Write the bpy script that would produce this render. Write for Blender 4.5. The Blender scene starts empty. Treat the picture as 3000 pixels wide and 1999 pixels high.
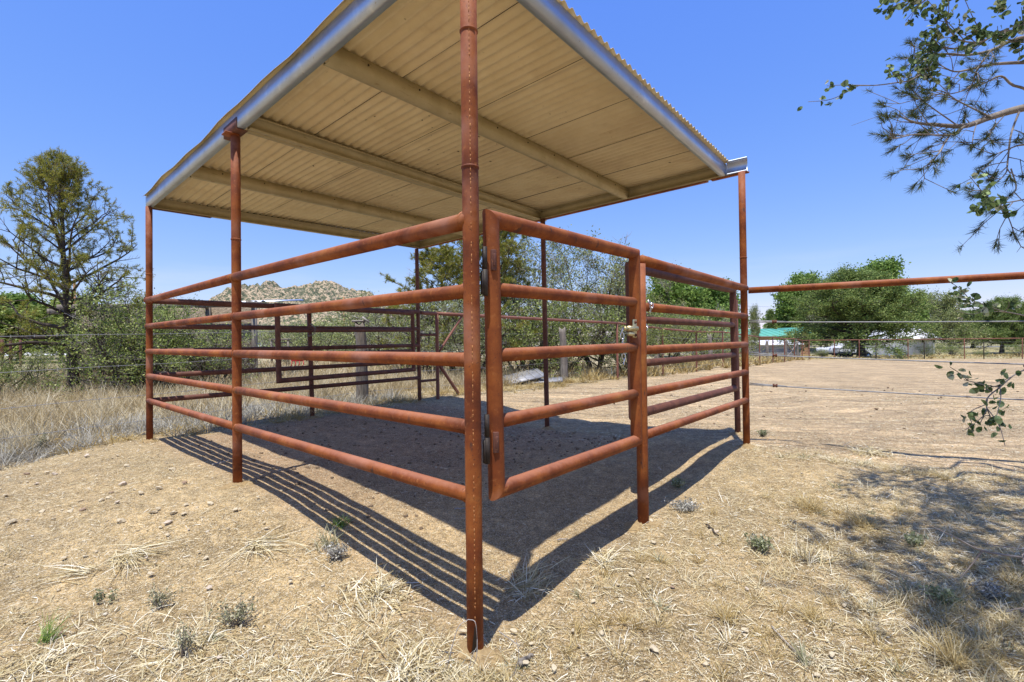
import bpy, math, random
import numpy as np
from mathutils import Vector, Matrix, noise as mnoise

# ------------------------------------------------------------------ camera, sky, sun, exposure
sc = bpy.context.scene
COL = sc.collection
CAMZ = 1.25
F = 1408.9
cam_d = bpy.data.cameras.new('camera')
cam_d.sensor_width = 36.0
cam_d.lens = 36.0 * F / 3000.0
cam_d.clip_start = 0.02
cam_d.clip_end = 9000
cam = bpy.data.objects.new('camera', cam_d)
COL.objects.link(cam)
cam.location = (0, 0, CAMZ)
cam.rotation_mode = 'XYZ'
cam.matrix_world = Matrix.Translation((0, 0, CAMZ)) @ Matrix.Rotation(math.radians(90) - 0.0036, 4, 'X') @ Matrix.Rotation(-0.0132, 4, 'Z')
sc.camera = cam

SUN_DIR = Vector((-0.082, -0.285, 1.0)).normalized()       # towards the sun
SUN_EL = math.asin(SUN_DIR.z)
world = bpy.data.worlds.new('World')
sc.world = world
world.use_nodes = True
wn, wl = world.node_tree.nodes, world.node_tree.links
wn.clear()
sky = wn.new('ShaderNodeTexSky')
sky.sky_type = 'NISHITA'
sky.sun_disc = False
sky.sun_elevation = SUN_EL
sky.sun_rotation = math.atan2(SUN_DIR.x, SUN_DIR.y)
sky.altitude = 1600
sky.air_density = 1.0
sky.dust_density = 0.6
sky.ozone_density = 3.0
hsv = wn.new('ShaderNodeHueSaturation')
hsv.inputs['Saturation'].default_value = 1.0
bg = wn.new('ShaderNodeBackground')
bg.inputs['Strength'].default_value = 0.122
wo = wn.new('ShaderNodeOutputWorld')
sep = wn.new('ShaderNodeSeparateColor'); comb = wn.new('ShaderNodeCombineColor')
wl.new(sky.outputs[0], sep.inputs[0])
for ch, (gain, gam) in enumerate(((.90, .98), (1.33, .68), (4.4, .16))):     # a polarised, richer blue than the raw sky
    pw = wn.new('ShaderNodeMath'); pw.operation = 'POWER'; pw.inputs[1].default_value = gam
    ml = wn.new('ShaderNodeMath'); ml.operation = 'MULTIPLY'; ml.inputs[1].default_value = gain
    wl.new(sep.outputs[ch], pw.inputs[0]); wl.new(pw.outputs[0], ml.inputs[0]); wl.new(ml.outputs[0], comb.inputs[ch])
# faint high wisps low over the horizon
wtc = wn.new('ShaderNodeTexCoord'); wmp = wn.new('ShaderNodeMapping'); wmp.inputs['Scale'].default_value = (1.2, 1.2, 9)
wno = wn.new('ShaderNodeTexNoise'); wno.inputs['Scale'].default_value = 2.2; wno.inputs['Detail'].default_value = 7; wno.inputs['Roughness'].default_value = .6
wl.new(wtc.outputs['Generated'], wmp.inputs['Vector']); wl.new(wmp.outputs[0], wno.inputs['Vector'])
wr = wn.new('ShaderNodeMapRange'); wr.inputs['From Min'].default_value = .50; wr.inputs['From Max'].default_value = .72; wl.new(wno.outputs['Fac'], wr.inputs['Value'])
wsx = wn.new('ShaderNodeSeparateXYZ'); wl.new(wtc.outputs['Generated'], wsx.inputs[0])
wr2 = wn.new('ShaderNodeMapRange'); wr2.inputs['From Min'].default_value = .16; wr2.inputs['From Max'].default_value = .03; wr2.inputs['To Max'].default_value = .55; wl.new(wsx.outputs['Z'], wr2.inputs['Value'])
wm = wn.new('ShaderNodeMath'); wm.operation = 'MULTIPLY'; wl.new(wr.outputs[0], wm.inputs[0]); wl.new(wr2.outputs[0], wm.inputs[1])
wmx = wn.new('ShaderNodeMix'); wmx.data_type = 'RGBA'; wl.new(wm.outputs[0], wmx.inputs['Factor']); wl.new(comb.outputs[0], wmx.inputs['A']); wmx.inputs['B'].default_value = (4.6, 4.9, 5.3, 1)
wl.new(wmx.outputs['Result'], hsv.inputs['Color'])
wl.new(hsv.outputs[0], bg.inputs['Color'])
wl.new(bg.outputs[0], wo.inputs['Surface'])

sun_d = bpy.data.lights.new('sun', 'SUN')
sun_d.energy = 3.8
sun_d.angle = math.radians(0.55)
sun_d.color = (1.0, 0.955, 0.88)
sun = bpy.data.objects.new('sun', sun_d)
sun.rotation_euler = SUN_DIR.to_track_quat('Z', 'Y').to_euler()
sun.location = (0, 0, 30)
COL.objects.link(sun)

sc.view_settings.view_transform = 'Standard'
sc.view_settings.look = 'None'
sc.view_settings.gamma = 1
sc.view_settings.use_curve_mapping = False
sc.view_settings.exposure = 0.58
sc.cycles.max_bounces = 8
sc.cycles.diffuse_bounces = 5
sc.cycles.caustics_reflective = False
sc.cycles.caustics_refractive = False

# ------------------------------------------------------------------ helpers
rs = np.random.RandomState(7)
random.seed(7)

def X(px, d):
    """sideways position of something seen px pixels across at distance d"""
    return (px - 1500.0) / F * d

class MB:
    """collects vertices and faces, builds ONE mesh"""
    def __init__(s):
        s.v, s.q, s.t, s.a, s.n = [], [], [], [], 0
    def add(s, v, q=None, t=None, a=None):
        v = np.asarray(v, dtype=np.float64).reshape(-1, 3)
        if q is not None and len(q): s.q.append(np.asarray(q, dtype=np.int64).reshape(-1, 4) + s.n)
        if t is not None and len(t): s.t.append(np.asarray(t, dtype=np.int64).reshape(-1, 3) + s.n)
        s.v.append(v)
        s.a.append(np.zeros(len(v)) if a is None else np.broadcast_to(np.asarray(a, float), (len(v),)))
        s.n += len(v)
        return s
    def tube(s, pts, rad, n=8, cap=True, a=0.0):
        pts = np.asarray(pts, float)
        k = len(pts)
        rad = np.broadcast_to(np.asarray(rad, float), (k,))
        d = np.zeros_like(pts)
        d[1:-1] = pts[2:] - pts[:-2]
        d[0] = pts[1] - pts[0]; d[-1] = pts[-1] - pts[-2]
        d /= np.maximum(np.linalg.norm(d, axis=1), 1e-9)[:, None]
        ref = np.array([0, 0, 1.0]) if abs(d[0][2]) < 0.9 else np.array([1.0, 0, 0])
        u = ref - d @ ref[:, None] * d
        u /= np.maximum(np.linalg.norm(u, axis=1), 1e-6)[:, None]
        w = np.cross(d, u)
        th = np.arange(n) * 2 * math.pi / n
        ring = pts[:, None, :] + rad[:, None, None] * (np.cos(th)[None, :, None] * u[:, None, :] + np.sin(th)[None, :, None] * w[:, None, :])
        i = np.arange(k - 1)[:, None] * n
        j = np.arange(n)[None, :]
        j2 = (j + 1) % n
        q = np.stack([i + j, i + j2, i + n + j2, i + n + j], -1).reshape(-1, 4)
        v = ring.reshape(-1, 3)
        t = []
        if cap:
            c0, c1 = len(v), len(v) + 1
            v = np.vstack([v, pts[0], pts[-1]])
            for jj in range(n):
                t.append((c0, (jj + 1) % n, jj))
                t.append((c1, (k - 1) * n + jj, (k - 1) * n + (jj + 1) % n))
        return s.add(v, q, t, a)
    def box(s, c, size, R=None, a=0.0):
        sx, sy, sz = [x / 2 for x in size]
        v = np.array([(-sx, -sy, -sz), (sx, -sy, -sz), (sx, sy, -sz), (-sx, sy, -sz), (-sx, -sy, sz), (sx, -sy, sz), (sx, sy, sz), (-sx, sy, sz)])
        if R is not None:
            if np.isscalar(R):
                cc, ss = math.cos(R), math.sin(R); R = np.array([[cc, -ss, 0], [ss, cc, 0], [0, 0, 1]])
            v = v @ np.asarray(R).T
        q = [(0, 3, 2, 1), (4, 5, 6, 7), (0, 1, 5, 4), (1, 2, 6, 5), (2, 3, 7, 6), (3, 0, 4, 7)]
        return s.add(v + np.array(c), q, None, a)
    def extrude(s, prof, p0, p1, side, up, a=0.0, segs=1):
        """closed 2D profile (side, up) carried from p0 to p1"""
        p0, p1, side, up = [np.asarray(x, float) for x in (p0, p1, side, up)]
        n = len(prof)
        rings = []
        for k in range(segs + 1):
            c = p0 + (p1 - p0) * k / segs
            rings.append([c + side * x + up * y for x, y in prof])
        v = np.array(rings).reshape(-1, 3)
        q = []
        for k in range(segs):
            for j in range(n):
                q.append((k * n + j, k * n + (j + 1) % n, (k + 1) * n + (j + 1) % n, (k + 1) * n + j))
        s.add(v, q, None, a)
        return s
    def quads(s, P, a=None):
        """P: m x 4 x 3"""
        m = len(P)
        idx = np.arange(m * 4).reshape(m, 4)
        return s.add(P.reshape(-1, 3), idx, None, None if a is None else np.repeat(a, 4))
    def tris(s, P, a=None):
        m = len(P)
        idx = np.arange(m * 3).reshape(m, 3)
        return s.add(P.reshape(-1, 3), None, idx, None if a is None else np.repeat(a, 3))
    def mesh(s, name, smooth=False):
        me = bpy.data.meshes.new(name)
        v = np.vstack(s.v)
        q = np.vstack(s.q) if s.q else np.zeros((0, 4), int)
        t = np.vstack(s.t) if s.t else np.zeros((0, 3), int)
        me.vertices.add(len(v))
        me.vertices.foreach_set('co', v.astype(np.float32).ravel())
        nl = q.size + t.size
        me.loops.add(nl)
        me.loops.foreach_set('vertex_index', np.concatenate([q.ravel(), t.ravel()]).astype(np.int32))
        me.polygons.add(len(q) + len(t))
        starts = np.concatenate([np.arange(len(q)) * 4, q.size + np.arange(len(t)) * 3]).astype(np.int32)
        me.polygons.foreach_set('loop_start', starts)
        if smooth: me.polygons.foreach_set('use_smooth', np.ones(len(q) + len(t), bool))
        at = me.attributes.new('rnd', 'FLOAT', 'POINT')
        at.data.foreach_set('value', np.concatenate(s.a).astype(np.float32))
        me.update(calc_edges=True)
        me.validate()
        return me
    def obj(s, name, mat, parent=None, loc=None, smooth=False, bevel=0):
        me = s.mesh(name, smooth)
        o = bpy.data.objects.new(name, me)
        if mat is not None: me.materials.append(mat)
        COL.objects.link(o)
        if parent is not None: o.parent = parent
        if loc is not None: o.location = loc
        if bevel:
            b = o.modifiers.new('bevel', 'BEVEL'); b.width = bevel; b.segments = 2; b.limit_method = 'ANGLE'
        return o

def thing(name, label, cat, loc=(0, 0, 0), rz=0, group=None):
    o = bpy.data.objects.new(name, None)
    COL.objects.link(o)
    o.location = loc; o.rotation_euler = (0, 0, rz)
    o.empty_display_size = 0.1
    o['label'] = label; o['category'] = cat
    if group: o['group'] = group
    return o

def tag(o, label, cat, group=None):
    o['label'] = label; o['category'] = cat
    if group: o['group'] = group
    return o

def inst(src, name, parent=None, mw=None, loc=None, rz=0, scale=None):
    """another object that shares a mesh"""
    o = bpy.data.objects.new(name, src.data)
    COL.objects.link(o)
    if parent is not None: o.parent = parent
    if mw is not None: o.matrix_local = mw
    if loc is not None:
        o.location = loc; o.rotation_euler = (0, 0, rz)
    if scale is not None: o.scale = scale
    return o

def nz(x, y, s=1.0, o=0.0):
    return mnoise.noise(Vector((x * s + o, y * s - o, o * 1.7)))

# ------------------------------------------------------------------ materials
def new_mat(name):
    m = bpy.data.materials.new(name); m.use_nodes = True
    nt = m.node_tree
    for n in list(nt.nodes): nt.nodes.remove(n)
    return m, nt, nt.nodes, nt.links

def ramp(N, stops):
    r = N.new('ShaderNodeValToRGB')
    el = r.color_ramp.elements
    el[0].position, el[0].color = stops[0][0], (*stops[0][1], 1)
    el[1].position, el[1].color = stops[-1][0], (*stops[-1][1], 1)
    for p, c in stops[1:-1]:
        e = el.new(p); e.color = (*c, 1)
    return r

def noise_n(N, L, vec, scale, detail=6, rough=0.6, stretch=None):
    if stretch:
        mp = N.new('ShaderNodeMapping'); mp.inputs['Scale'].default_value = stretch
        L.new(vec, mp.inputs['Vector']); vec = mp.outputs[0]
    t = N.new('ShaderNodeTexNoise'); t.inputs['Scale'].default_value = scale
    t.inputs['Detail'].default_value = detail; t.inputs['Roughness'].default_value = rough
    L.new(vec, t.inputs['Vector'])
    return t

def mat(name, stops, scale=8, rough=0.8, bump=0.3, bscale=None, bdist=0.004, metal=0.0, spots=None, stretch=None, detail=6, spec=0.3, world_space=False):
    """colour from a noise ramp, optional second layer of spots (scale, lo, hi, colour), bump"""
    m, nt, N, L = new_mat(name)
    out = N.new('ShaderNodeOutputMaterial'); b = N.new('ShaderNodeBsdfPrincipled')
    tc = N.new('ShaderNodeTexCoord')
    vec = tc.outputs['Object']
    if world_space:
        g = N.new('ShaderNodeNewGeometry'); vec = g.outputs['Position']
    t = noise_n(N, L, vec, scale, detail, 0.62, stretch)
    r = ramp(N, stops); L.new(t.outputs['Fac'], r.inputs['Fac'])
    col = r.outputs[0]
    for sp in (spots or []):
        s2 = noise_n(N, L, vec, sp[0], 4, 0.6, sp[4] if len(sp) > 4 else None)
        mr = N.new('ShaderNodeMapRange'); mr.inputs['From Min'].default_value = sp[1]; mr.inputs['From Max'].default_value = sp[2]
        L.new(s2.outputs['Fac'], mr.inputs['Value'])
        mx = N.new('ShaderNodeMix'); mx.data_type = 'RGBA'
        L.new(mr.outputs[0], mx.inputs['Factor']); L.new(col, mx.inputs['A']); mx.inputs['B'].default_value = (*sp[3], 1)
        col = mx.outputs['Result']
    L.new(col, b.inputs['Base Color'])
    b.inputs['Roughness'].default_value = rough; b.inputs['Metallic'].default_value = metal
    b.inputs['Specular IOR Level'].default_value = spec
    if bump:
        t2 = noise_n(N, L, vec, bscale or scale * 4, 5, 0.6)
        bp = N.new('ShaderNodeBump'); bp.inputs['Strength'].default_value = bump; bp.inputs['Distance'].default_value = bdist
        L.new(t2.outputs['Fac'], bp.inputs['Height']); L.new(bp.outputs[0], b.inputs['Normal'])
    L.new(b.outputs[0], out.inputs['Surface'])
    return m

def leaf_mat(name, stops, trans=0.3, rough=0.6):
    """colour by the per-leaf value, some light through the blade"""
    m, nt, N, L = new_mat(name)
    out = N.new('ShaderNodeOutputMaterial'); b = N.new('ShaderNodeBsdfPrincipled')
    a = N.new('ShaderNodeAttribute'); a.attribute_name = 'rnd'
    r = ramp(N, stops); L.new(a.outputs['Fac'], r.inputs['Fac'])
    L.new(r.outputs[0], b.inputs['Base Color'])
    b.inputs['Roughness'].default_value = rough; b.inputs['Specular IOR Level'].default_value = 0.25
    if trans:
        tr = N.new('ShaderNodeBsdfTranslucent'); L.new(r.outputs[0], tr.inputs['Color'])
        mx = N.new('ShaderNodeMixShader'); mx.inputs[0].default_value = trans
        L.new(b.outputs[0], mx.inputs[1]); L.new(tr.outputs[0], mx.inputs[2]); L.new(mx.outputs[0], out.inputs['Surface'])
    else:
        L.new(b.outputs[0], out.inputs['Surface'])
    return m

M_RUST = mat('rust_red_oxide', [(0.28, (0.09, 0.021, 0.006)), (0.45, (0.19, 0.045, 0.009)), (0.60, (0.29, 0.083, 0.015)), (0.76, (0.38, 0.145, 0.034))], scale=5, rough=0.72, bump=0.4, bscale=150, bdist=0.0014, detail=9,
             spots=[(38, 0.60, 0.78, (0.36, 0.13, 0.035)), (120, 0.60, 0.70, (0.10, 0.03, 0.014)), (2.2, 0.55, 0.72, (0.36, 0.16, 0.10)), (17, .66, .72, (.09, .035, .02), (1, 1, .35)), (9, .76, .77, (.60, .50, .40))])
def add_dust_and_light(m, colour, amount):
    # dust, fading and sunlit paleness painted into upward faces of the pipe
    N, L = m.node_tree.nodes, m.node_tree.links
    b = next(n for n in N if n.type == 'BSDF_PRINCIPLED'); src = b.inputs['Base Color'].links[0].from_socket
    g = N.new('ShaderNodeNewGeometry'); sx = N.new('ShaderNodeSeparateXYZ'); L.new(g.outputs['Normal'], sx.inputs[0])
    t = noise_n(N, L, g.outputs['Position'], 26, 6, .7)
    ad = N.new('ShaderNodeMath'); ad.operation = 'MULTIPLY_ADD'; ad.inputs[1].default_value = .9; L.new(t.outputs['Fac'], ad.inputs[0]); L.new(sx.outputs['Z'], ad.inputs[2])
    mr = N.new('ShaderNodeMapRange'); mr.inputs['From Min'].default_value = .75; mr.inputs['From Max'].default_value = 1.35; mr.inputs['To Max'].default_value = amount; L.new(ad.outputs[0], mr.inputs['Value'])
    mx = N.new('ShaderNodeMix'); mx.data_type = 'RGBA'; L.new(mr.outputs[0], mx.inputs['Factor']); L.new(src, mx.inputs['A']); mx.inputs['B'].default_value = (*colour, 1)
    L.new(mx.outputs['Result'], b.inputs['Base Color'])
add_dust_and_light(M_RUST, (.42, .185, .115), .55)
M_RUSTF = mat('faded_maroon_pipe', [(0.3, (0.16, 0.06, 0.042)), (0.7, (0.29, 0.13, 0.09))], scale=3, rough=0.7, bump=0)
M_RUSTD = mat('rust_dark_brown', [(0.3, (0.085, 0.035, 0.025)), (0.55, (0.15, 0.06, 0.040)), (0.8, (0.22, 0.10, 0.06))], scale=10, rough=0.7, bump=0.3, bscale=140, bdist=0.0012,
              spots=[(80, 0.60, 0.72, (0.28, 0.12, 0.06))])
M_CAST = mat('hinge_iron', [(0.3, (0.018, 0.014, 0.012)), (0.7, (0.055, 0.040, 0.030))], scale=30, rough=0.6, metal=0.0)
M_WELD = mat('weld_ochre', [(0.3, (0.30, 0.10, 0.03)), (0.7, (0.50, 0.24, 0.08))], scale=60, rough=0.7)
M_GALV = mat('galvanised_steel', [(0.3, (0.38, 0.43, 0.52)), (0.7, (0.50, 0.56, 0.65))], scale=5, rough=0.42, bump=0.05, bscale=6, bdist=0.002, metal=0.8,
             spots=[(28, 0.66, 0.74, (0.30, 0.27, 0.22)), (5, 0.62, 0.8, (0.85, 0.85, 0.82))])
M_CREAM = mat('cream_painted_steel', [(0.3, (0.70, 0.59, 0.37)), (0.7, (0.80, 0.70, 0.47))], scale=4, rough=0.55, bump=0.1, bscale=12, bdist=0.002,
              spots=[(22, 0.70, 0.76, (0.30, 0.23, 0.13)), (2.2, 0.55, 0.85, (0.62, 0.49, 0.29)), (3.2, .64, .85, (.50, .37, .20), (1, 1, .2)), (1.1, .52, .75, (.66, .55, .36))])
M_BEAM = mat('olive_primed_beam', [(0.3, (0.40, 0.34, 0.20)), (0.7, (0.53, 0.46, 0.29))], scale=6, rough=0.5, bump=0.1, bscale=20, metal=0.2,
             spots=[(14, 0.62, 0.74, (0.28, 0.21, 0.11), (1, 1, 6))])
M_WIRE = mat('galvanised_wire', [(0.3, (0.20, 0.20, 0.205)), (0.7, (0.34, 0.34, 0.34))], scale=40, rough=0.5, metal=0.3, bump=0)
M_BRASS = mat('zinc_yellow_latch', [(0.3, (0.50, 0.40, 0.16)), (0.7, (0.68, 0.62, 0.40))], scale=30, rough=0.35, metal=0.7, bump=0.1)
M_CHROME = mat('zinc_chain', [(0.3, (0.55, 0.55, 0.55)), (0.7, (0.8, 0.8, 0.8))], scale=60, rough=0.25, metal=0.95, bump=0)
M_WOOD = mat('weathered_grey_wood', [(0.3, (0.10, 0.085, 0.07)), (0.5, (0.23, 0.20, 0.165)), (0.75, (0.36, 0.32, 0.26))], scale=14, rough=0.9, bump=0.6, bscale=40, bdist=0.006, stretch=(3, 3, 0.35))
M_BARK = mat('bark_dark', [(0.3, (0.030, 0.022, 0.018)), (0.6, (0.085, 0.066, 0.052)), (0.8, (0.17, 0.14, 0.115))], scale=16, rough=0.95, bump=0.8, bscale=35, bdist=0.01, stretch=(2, 2, 0.6))
M_TWIG = mat('twig_grey', [(0.3, (0.13, 0.105, 0.09)), (0.6, (0.27, 0.235, 0.205)), (0.8, (0.40, 0.36, 0.32))], scale=9, rough=0.95, bump=0)
M_DEAD = mat('dead_twig_silver', [(0.3, (0.26, 0.235, 0.21)), (0.7, (0.48, 0.45, 0.42))], scale=9, rough=0.95, bump=0)

# ------------------------------------------------------------------ ground
CTRL = np.array([
    (-0.155, 1.878, .02), (-2.03, 3.49, .226), (-3.92, 5.18, .204), (2.24, 4.6, .197), (.80, 2.98, .084), (-1.53, 7.9, .252), (-2.73, 6.54, .23),
    (.44, 6.17, .09), (-.8, 4.2, .14), (.6, 4.2, .12), (-1.8, 5.2, .17), (2.8, 12.8, .14), (4.8, 15.5, .05), (6.9, 18.2, -.03), (13.1, 25.6, -.27), (17.7, 31.3, -.42), (22.3, 36.5, -.6),
    (32, 34, -.6), (12, 12, -.12), (20, 20, -.35), (-2.48, 7.9, .22), (1.3, 12.4, .15), (-5.1, 4.8, .10), (-10, 11, .12), (-9, 5, .05), (-2, 1.9, .06), (0, 1, -.02), (2, 2, .06),
    (4, 3.8, .12), (3, 2, .06), (0, -3, -.05), (-5, 0, 0), (6, 0, 0), (6, 6, .1), (-7, 15, .1), (-15, 20, 0), (-30, 40, -.3), (0, 30, 0), (0, 60, -.8), (-55, 65, -.1),
    (30, 50, -1.2), (45, 66, -1.65), (60, 66, -1.65), (60, 40, -.9), (100, 100, -1.65), (0, 120, -1.65), (-90, 110, .2), (-80, 20, -.4), (80, 10, -.8), (0, -40, -.2), (30, 0, -.3), (-30, 0, -.1)])

def ground_h(x, y):
    x = np.atleast_1d(np.asarray(x, float)); y = np.atleast_1d(np.asarray(y, float))
    num = np.zeros_like(x); den = np.zeros_like(x)
    for cx, cy, cz in CTRL:
        d2 = (x - cx) ** 2 + (y - cy) ** 2 + 0.05
        w = d2 ** -1.6
        num += w * cz; den += w
    far = np.clip((np.hypot(x, y) - 130) / 300, 0, 1)
    return (num / den) * (1 - far) + far * (-1.8)

def gz(x, y):
    return float(ground_h(x, y)[0])

# the floor plan of the shelter
PA, PC, PF, PB, PG, PD = [np.array(p) for p in ((-.160, 1.878), (-3.920, 5.178), (2.232, 4.595), (-2.01, 3.492), (.800, 2.98), (-1.528, 7.897))]
PE = np.array((.438, 6.17)); PH = (PC + PD) / 2
UF = (PF - PA) / np.linalg.norm(PF - PA); UC = (PC - PA) / np.linalg.norm(PC - PA)

def shed_uv(x, y):
    """position within the shelter plan, 0..1 both ways inside"""
    dx, dy = x - PA[0], y - PA[1]
    det = (PF - PA)[0] * (PC - PA)[1] - (PF - PA)[1] * (PC - PA)[0]
    u = (dx * (PC - PA)[1] - dy * (PC - PA)[0]) / det
    v = ((PF - PA)[0] * dy - (PF - PA)[1] * dx) / det
    return u, v

def vnoise(x, y, seed=0):
    """smooth vectorised value noise, about -1..1"""
    r = np.random.RandomState(seed + 11); T = r.uniform(-1, 1, (256, 256))
    xi = np.floor(x).astype(int); yi = np.floor(y).astype(int)
    fx = x - xi; fy = y - yi
    fx = fx * fx * (3 - 2 * fx); fy = fy * fy * (3 - 2 * fy)
    a = T[xi & 255, yi & 255]; b = T[(xi + 1) & 255, yi & 255]; c = T[xi & 255, (yi + 1) & 255]; d = T[(xi + 1) & 255, (yi + 1) & 255]
    return (a * (1 - fx) + b * fx) * (1 - fy) + (c * (1 - fx) + d * fx) * fy

def fbm(x, y, s, oct=4, seed=0):
    z = 0; am = 1; tot = 0
    for k in range(oct):
        z = z + am * vnoise(x * s * 2 ** k + 17.3 * k, y * s * 2 ** k - 9.1 * k, seed + k); tot += am; am *= .5
    return z / tot

def sstep(a, b, x):
    t = np.clip((x - a) / (b - a), 0, 1); return t * t * (3 - 2 * t)

FENCE_X = lambda y: -9.116 + .84 * y            # the barbed wire line: x at distance y
def arena_mask(x, y):
    # inside the arena: right of the line C-D-corner, on the far side of the shelter
    line = np.where(y < 12.8, -1.53 + (y - 7.9) * .884, 2.8 + (y - 12.8) * .806)
    a = sstep(-.5, .6, x - line)
    front = 4.4 - .42 * (x - 2.2)
    front = np.where(x < 2.2, 20, front)
    b = np.where(x < 2.2, sstep(-.05, .15, shed_uv(x, y)[0] - 1.0), sstep(-.5, .5, y - front))
    c = sstep(0, 1.5, (36.6 - .22 * (x - 22)) - y)
    return a * b * c

def build_ground():
    n = 370
    t = np.linspace(-1, 1, n); b = 8.7; a = .85
    gx = a * np.sinh(b * t) + 0.2
    gx = gx * (3600 / gx.max())
    t2 = np.linspace(-.62, 1, n)
    gy = 1.0 * np.sinh(8.7 * t2); gy = gy * (4200 / gy.max()) + 2.6
    Xg, Yg = np.meshgrid(gx, gy)
    x, y = Xg.ravel(), Yg.ravel()
    z = ground_h(x, y)
    near = np.clip(1 - (np.hypot(x, y - 3) - 6) / 25, 0, 1)
    z = z + near * (.018 * fbm(x, y, 1.4, 4, 3) + .010 * fbm(x, y, 7, 3, 9))
    u, v = shed_uv(x, y)
    ins = sstep(-.03, .03, u) * sstep(-.03, .03, 1 - u) * sstep(-.03, .03, v) * sstep(-.03, .03, 1 - v)
    ar = arena_mask(x, y)
    # drag marks raked into the arena
    z = z + ar * near * .008 * np.sin((x * .35 + y * 2.6 + 1.5 * fbm(x, y, .25, 2, 5)) * 7)
    v3 = np.stack([x, y, z], 1)
    i = np.arange(n - 1)[:, None] * n; j = np.arange(n - 1)[None, :]
    q = np.stack([i + j, i + j + 1, i + n + j + 1, i + n + j], -1).reshape(-1, 4)
    mb = MB(); mb.add(v3, q)
    # colours of the soil itself
    n1 = fbm(x, y, .8, 4, 21)[:, None]; n2 = fbm(x, y, 3.1, 3, 33)[:, None]; n3 = fbm(x, y, .05, 3, 40)[:, None]
    dirt = np.array([.385, .283, .143]) * (1 + .24 * n1) + np.array([.05, .03, .01]) * n2
    shed = np.array([.42, .30, .155]) * (1 + .15 * n1)
    manure = np.array([.33, .21, .125]) * (1 + .35 * n2)
    man_w = (ins * sstep(.0, .28, v - .18 + .05 * n1[:, 0]) * sstep(0, .3, u + .12) * (.62 + .25 * n1[:, 0]))[:, None]
    man_w = np.clip(man_w, 0, 1)
    inside = shed * (1 - man_w) + manure * man_w
    arena = np.array([.45, .32, .175]) * (1 + .12 * n1) * (1 + .08 * n2)
    field = np.array([.46, .37, .20]) * (1 + .15 * n1)
    green = np.array([.17, .19, .075]) * (1 + .25 * n1)
    lawn = np.array([.30, .26, .11]) * (1 + .15 * n1) * (1 + .3 * n3)
    scrub = np.array([.20, .20, .12]) * (1 + .2 * n3)
    c = dirt
    w = sstep(-.2, .4, (FENCE_X(y) - x))[:, None] * sstep(4.2, 5.2, y)[:, None]
    c = c * (1 - w) + field * w
    w = (sstep(25, 90, np.hypot(x, y)) * sstep(-.2, .5, FENCE_X(y) - x))[:, None]
    c = c * (1 - w) + (green * .45 + field * .55) * w
    w = sstep(0, 2, y - (36.9 - .22 * (x - 22)))[:, None] * sstep(-3, 3, x - (2.8 + (y - 12.8) * .7))[:, None]
    c = c * (1 - w) + lawn * w
    w = ar[:, None]; c = c * (1 - w) + arena * w
    w = ins[:, None]; c = c * (1 - w) + inside * w
    w = sstep(130, 260, np.hypot(x, y))[:, None]
    c = c * (1 - w) + scrub * w
    c = np.clip(c, .01, .9)
    o = mb.obj('ground', None, smooth=True)
    o['kind'] = 'structure'
    ca = o.data.color_attributes.new('tint', 'FLOAT_COLOR', 'POINT')
    ca.data.foreach_set('color', np.hstack([c, ar[:, None]]).astype(np.float32).ravel())
    m, nt, N, L = new_mat('dry_soil')
    out = N.new('ShaderNodeOutputMaterial'); bs = N.new('ShaderNodeBsdfPrincipled')
    g = N.new('ShaderNodeNewGeometry'); pos = g.outputs['Position']
    at = N.new('ShaderNodeAttribute'); at.attribute_name = 'tint'
    col = at.outputs['Color']
    for sc_, lo, hi, dark, light, st in ((1.3, .3, .7, .80, 1.16, None), (6, .32, .68, .78, 1.18, None), (21, .32, .68, .68, 1.28, None), (70, .32, .68, .58, 1.38, None), (190, .32, .68, .62, 1.36, None)):
        t = noise_n(N, L, pos, sc_, 5, .65, st)
        mr = N.new('ShaderNodeMapRange'); mr.inputs['From Min'].default_value = lo; mr.inputs['From Max'].default_value = hi
        mr.inputs['To Min'].default_value = dark; mr.inputs['To Max'].default_value = light
        L.new(t.outputs['Fac'], mr.inputs['Value'])
        vm = N.new('ShaderNodeVectorMath'); vm.operation = 'SCALE'
        L.new(col, vm.inputs[0]); L.new(mr.outputs[0], vm.inputs['Scale']); col = vm.outputs[0]
    # raked arena: wavering drag lines, only where the tint's alpha says arena
    for (mscale, rot, lo, hi, dk, lt, sc2) in (((.30, 3.2, 1), .13, .34, .66, .70, 1.22, 1.6), ((.8, 7.5, 1), .13, .36, .64, .74, 1.24, 1.3), ((.5, 2.2, 1), -.5, .42, .66, 1.06, .86, .8)):
        mp = N.new('ShaderNodeMapping'); mp.inputs['Scale'].default_value = mscale; mp.inputs['Rotation'].default_value = (0, 0, rot)
        wv = noise_n(N, L, pos, .35, 2, .5); va = N.new('ShaderNodeVectorMath'); va.operation = 'ADD'; vs_ = N.new('ShaderNodeVectorMath'); vs_.operation = 'SCALE'; vs_.inputs['Scale'].default_value = 2.2
        L.new(wv.outputs['Color'], vs_.inputs[0]); L.new(pos, va.inputs[0]); L.new(vs_.outputs[0], va.inputs[1]); L.new(va.outputs[0], mp.inputs['Vector'])
        t = N.new('ShaderNodeTexNoise'); t.inputs['Scale'].default_value = sc2; t.inputs['Detail'].default_value = 5; t.inputs['Roughness'].default_value = .6; L.new(mp.outputs[0], t.inputs['Vector'])
        mr = N.new('ShaderNodeMapRange'); mr.inputs['From Min'].default_value = lo; mr.inputs['From Max'].default_value = hi; mr.inputs['To Min'].default_value = dk; mr.inputs['To Max'].default_value = lt
        L.new(t.outputs['Fac'], mr.inputs['Value'])
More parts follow.
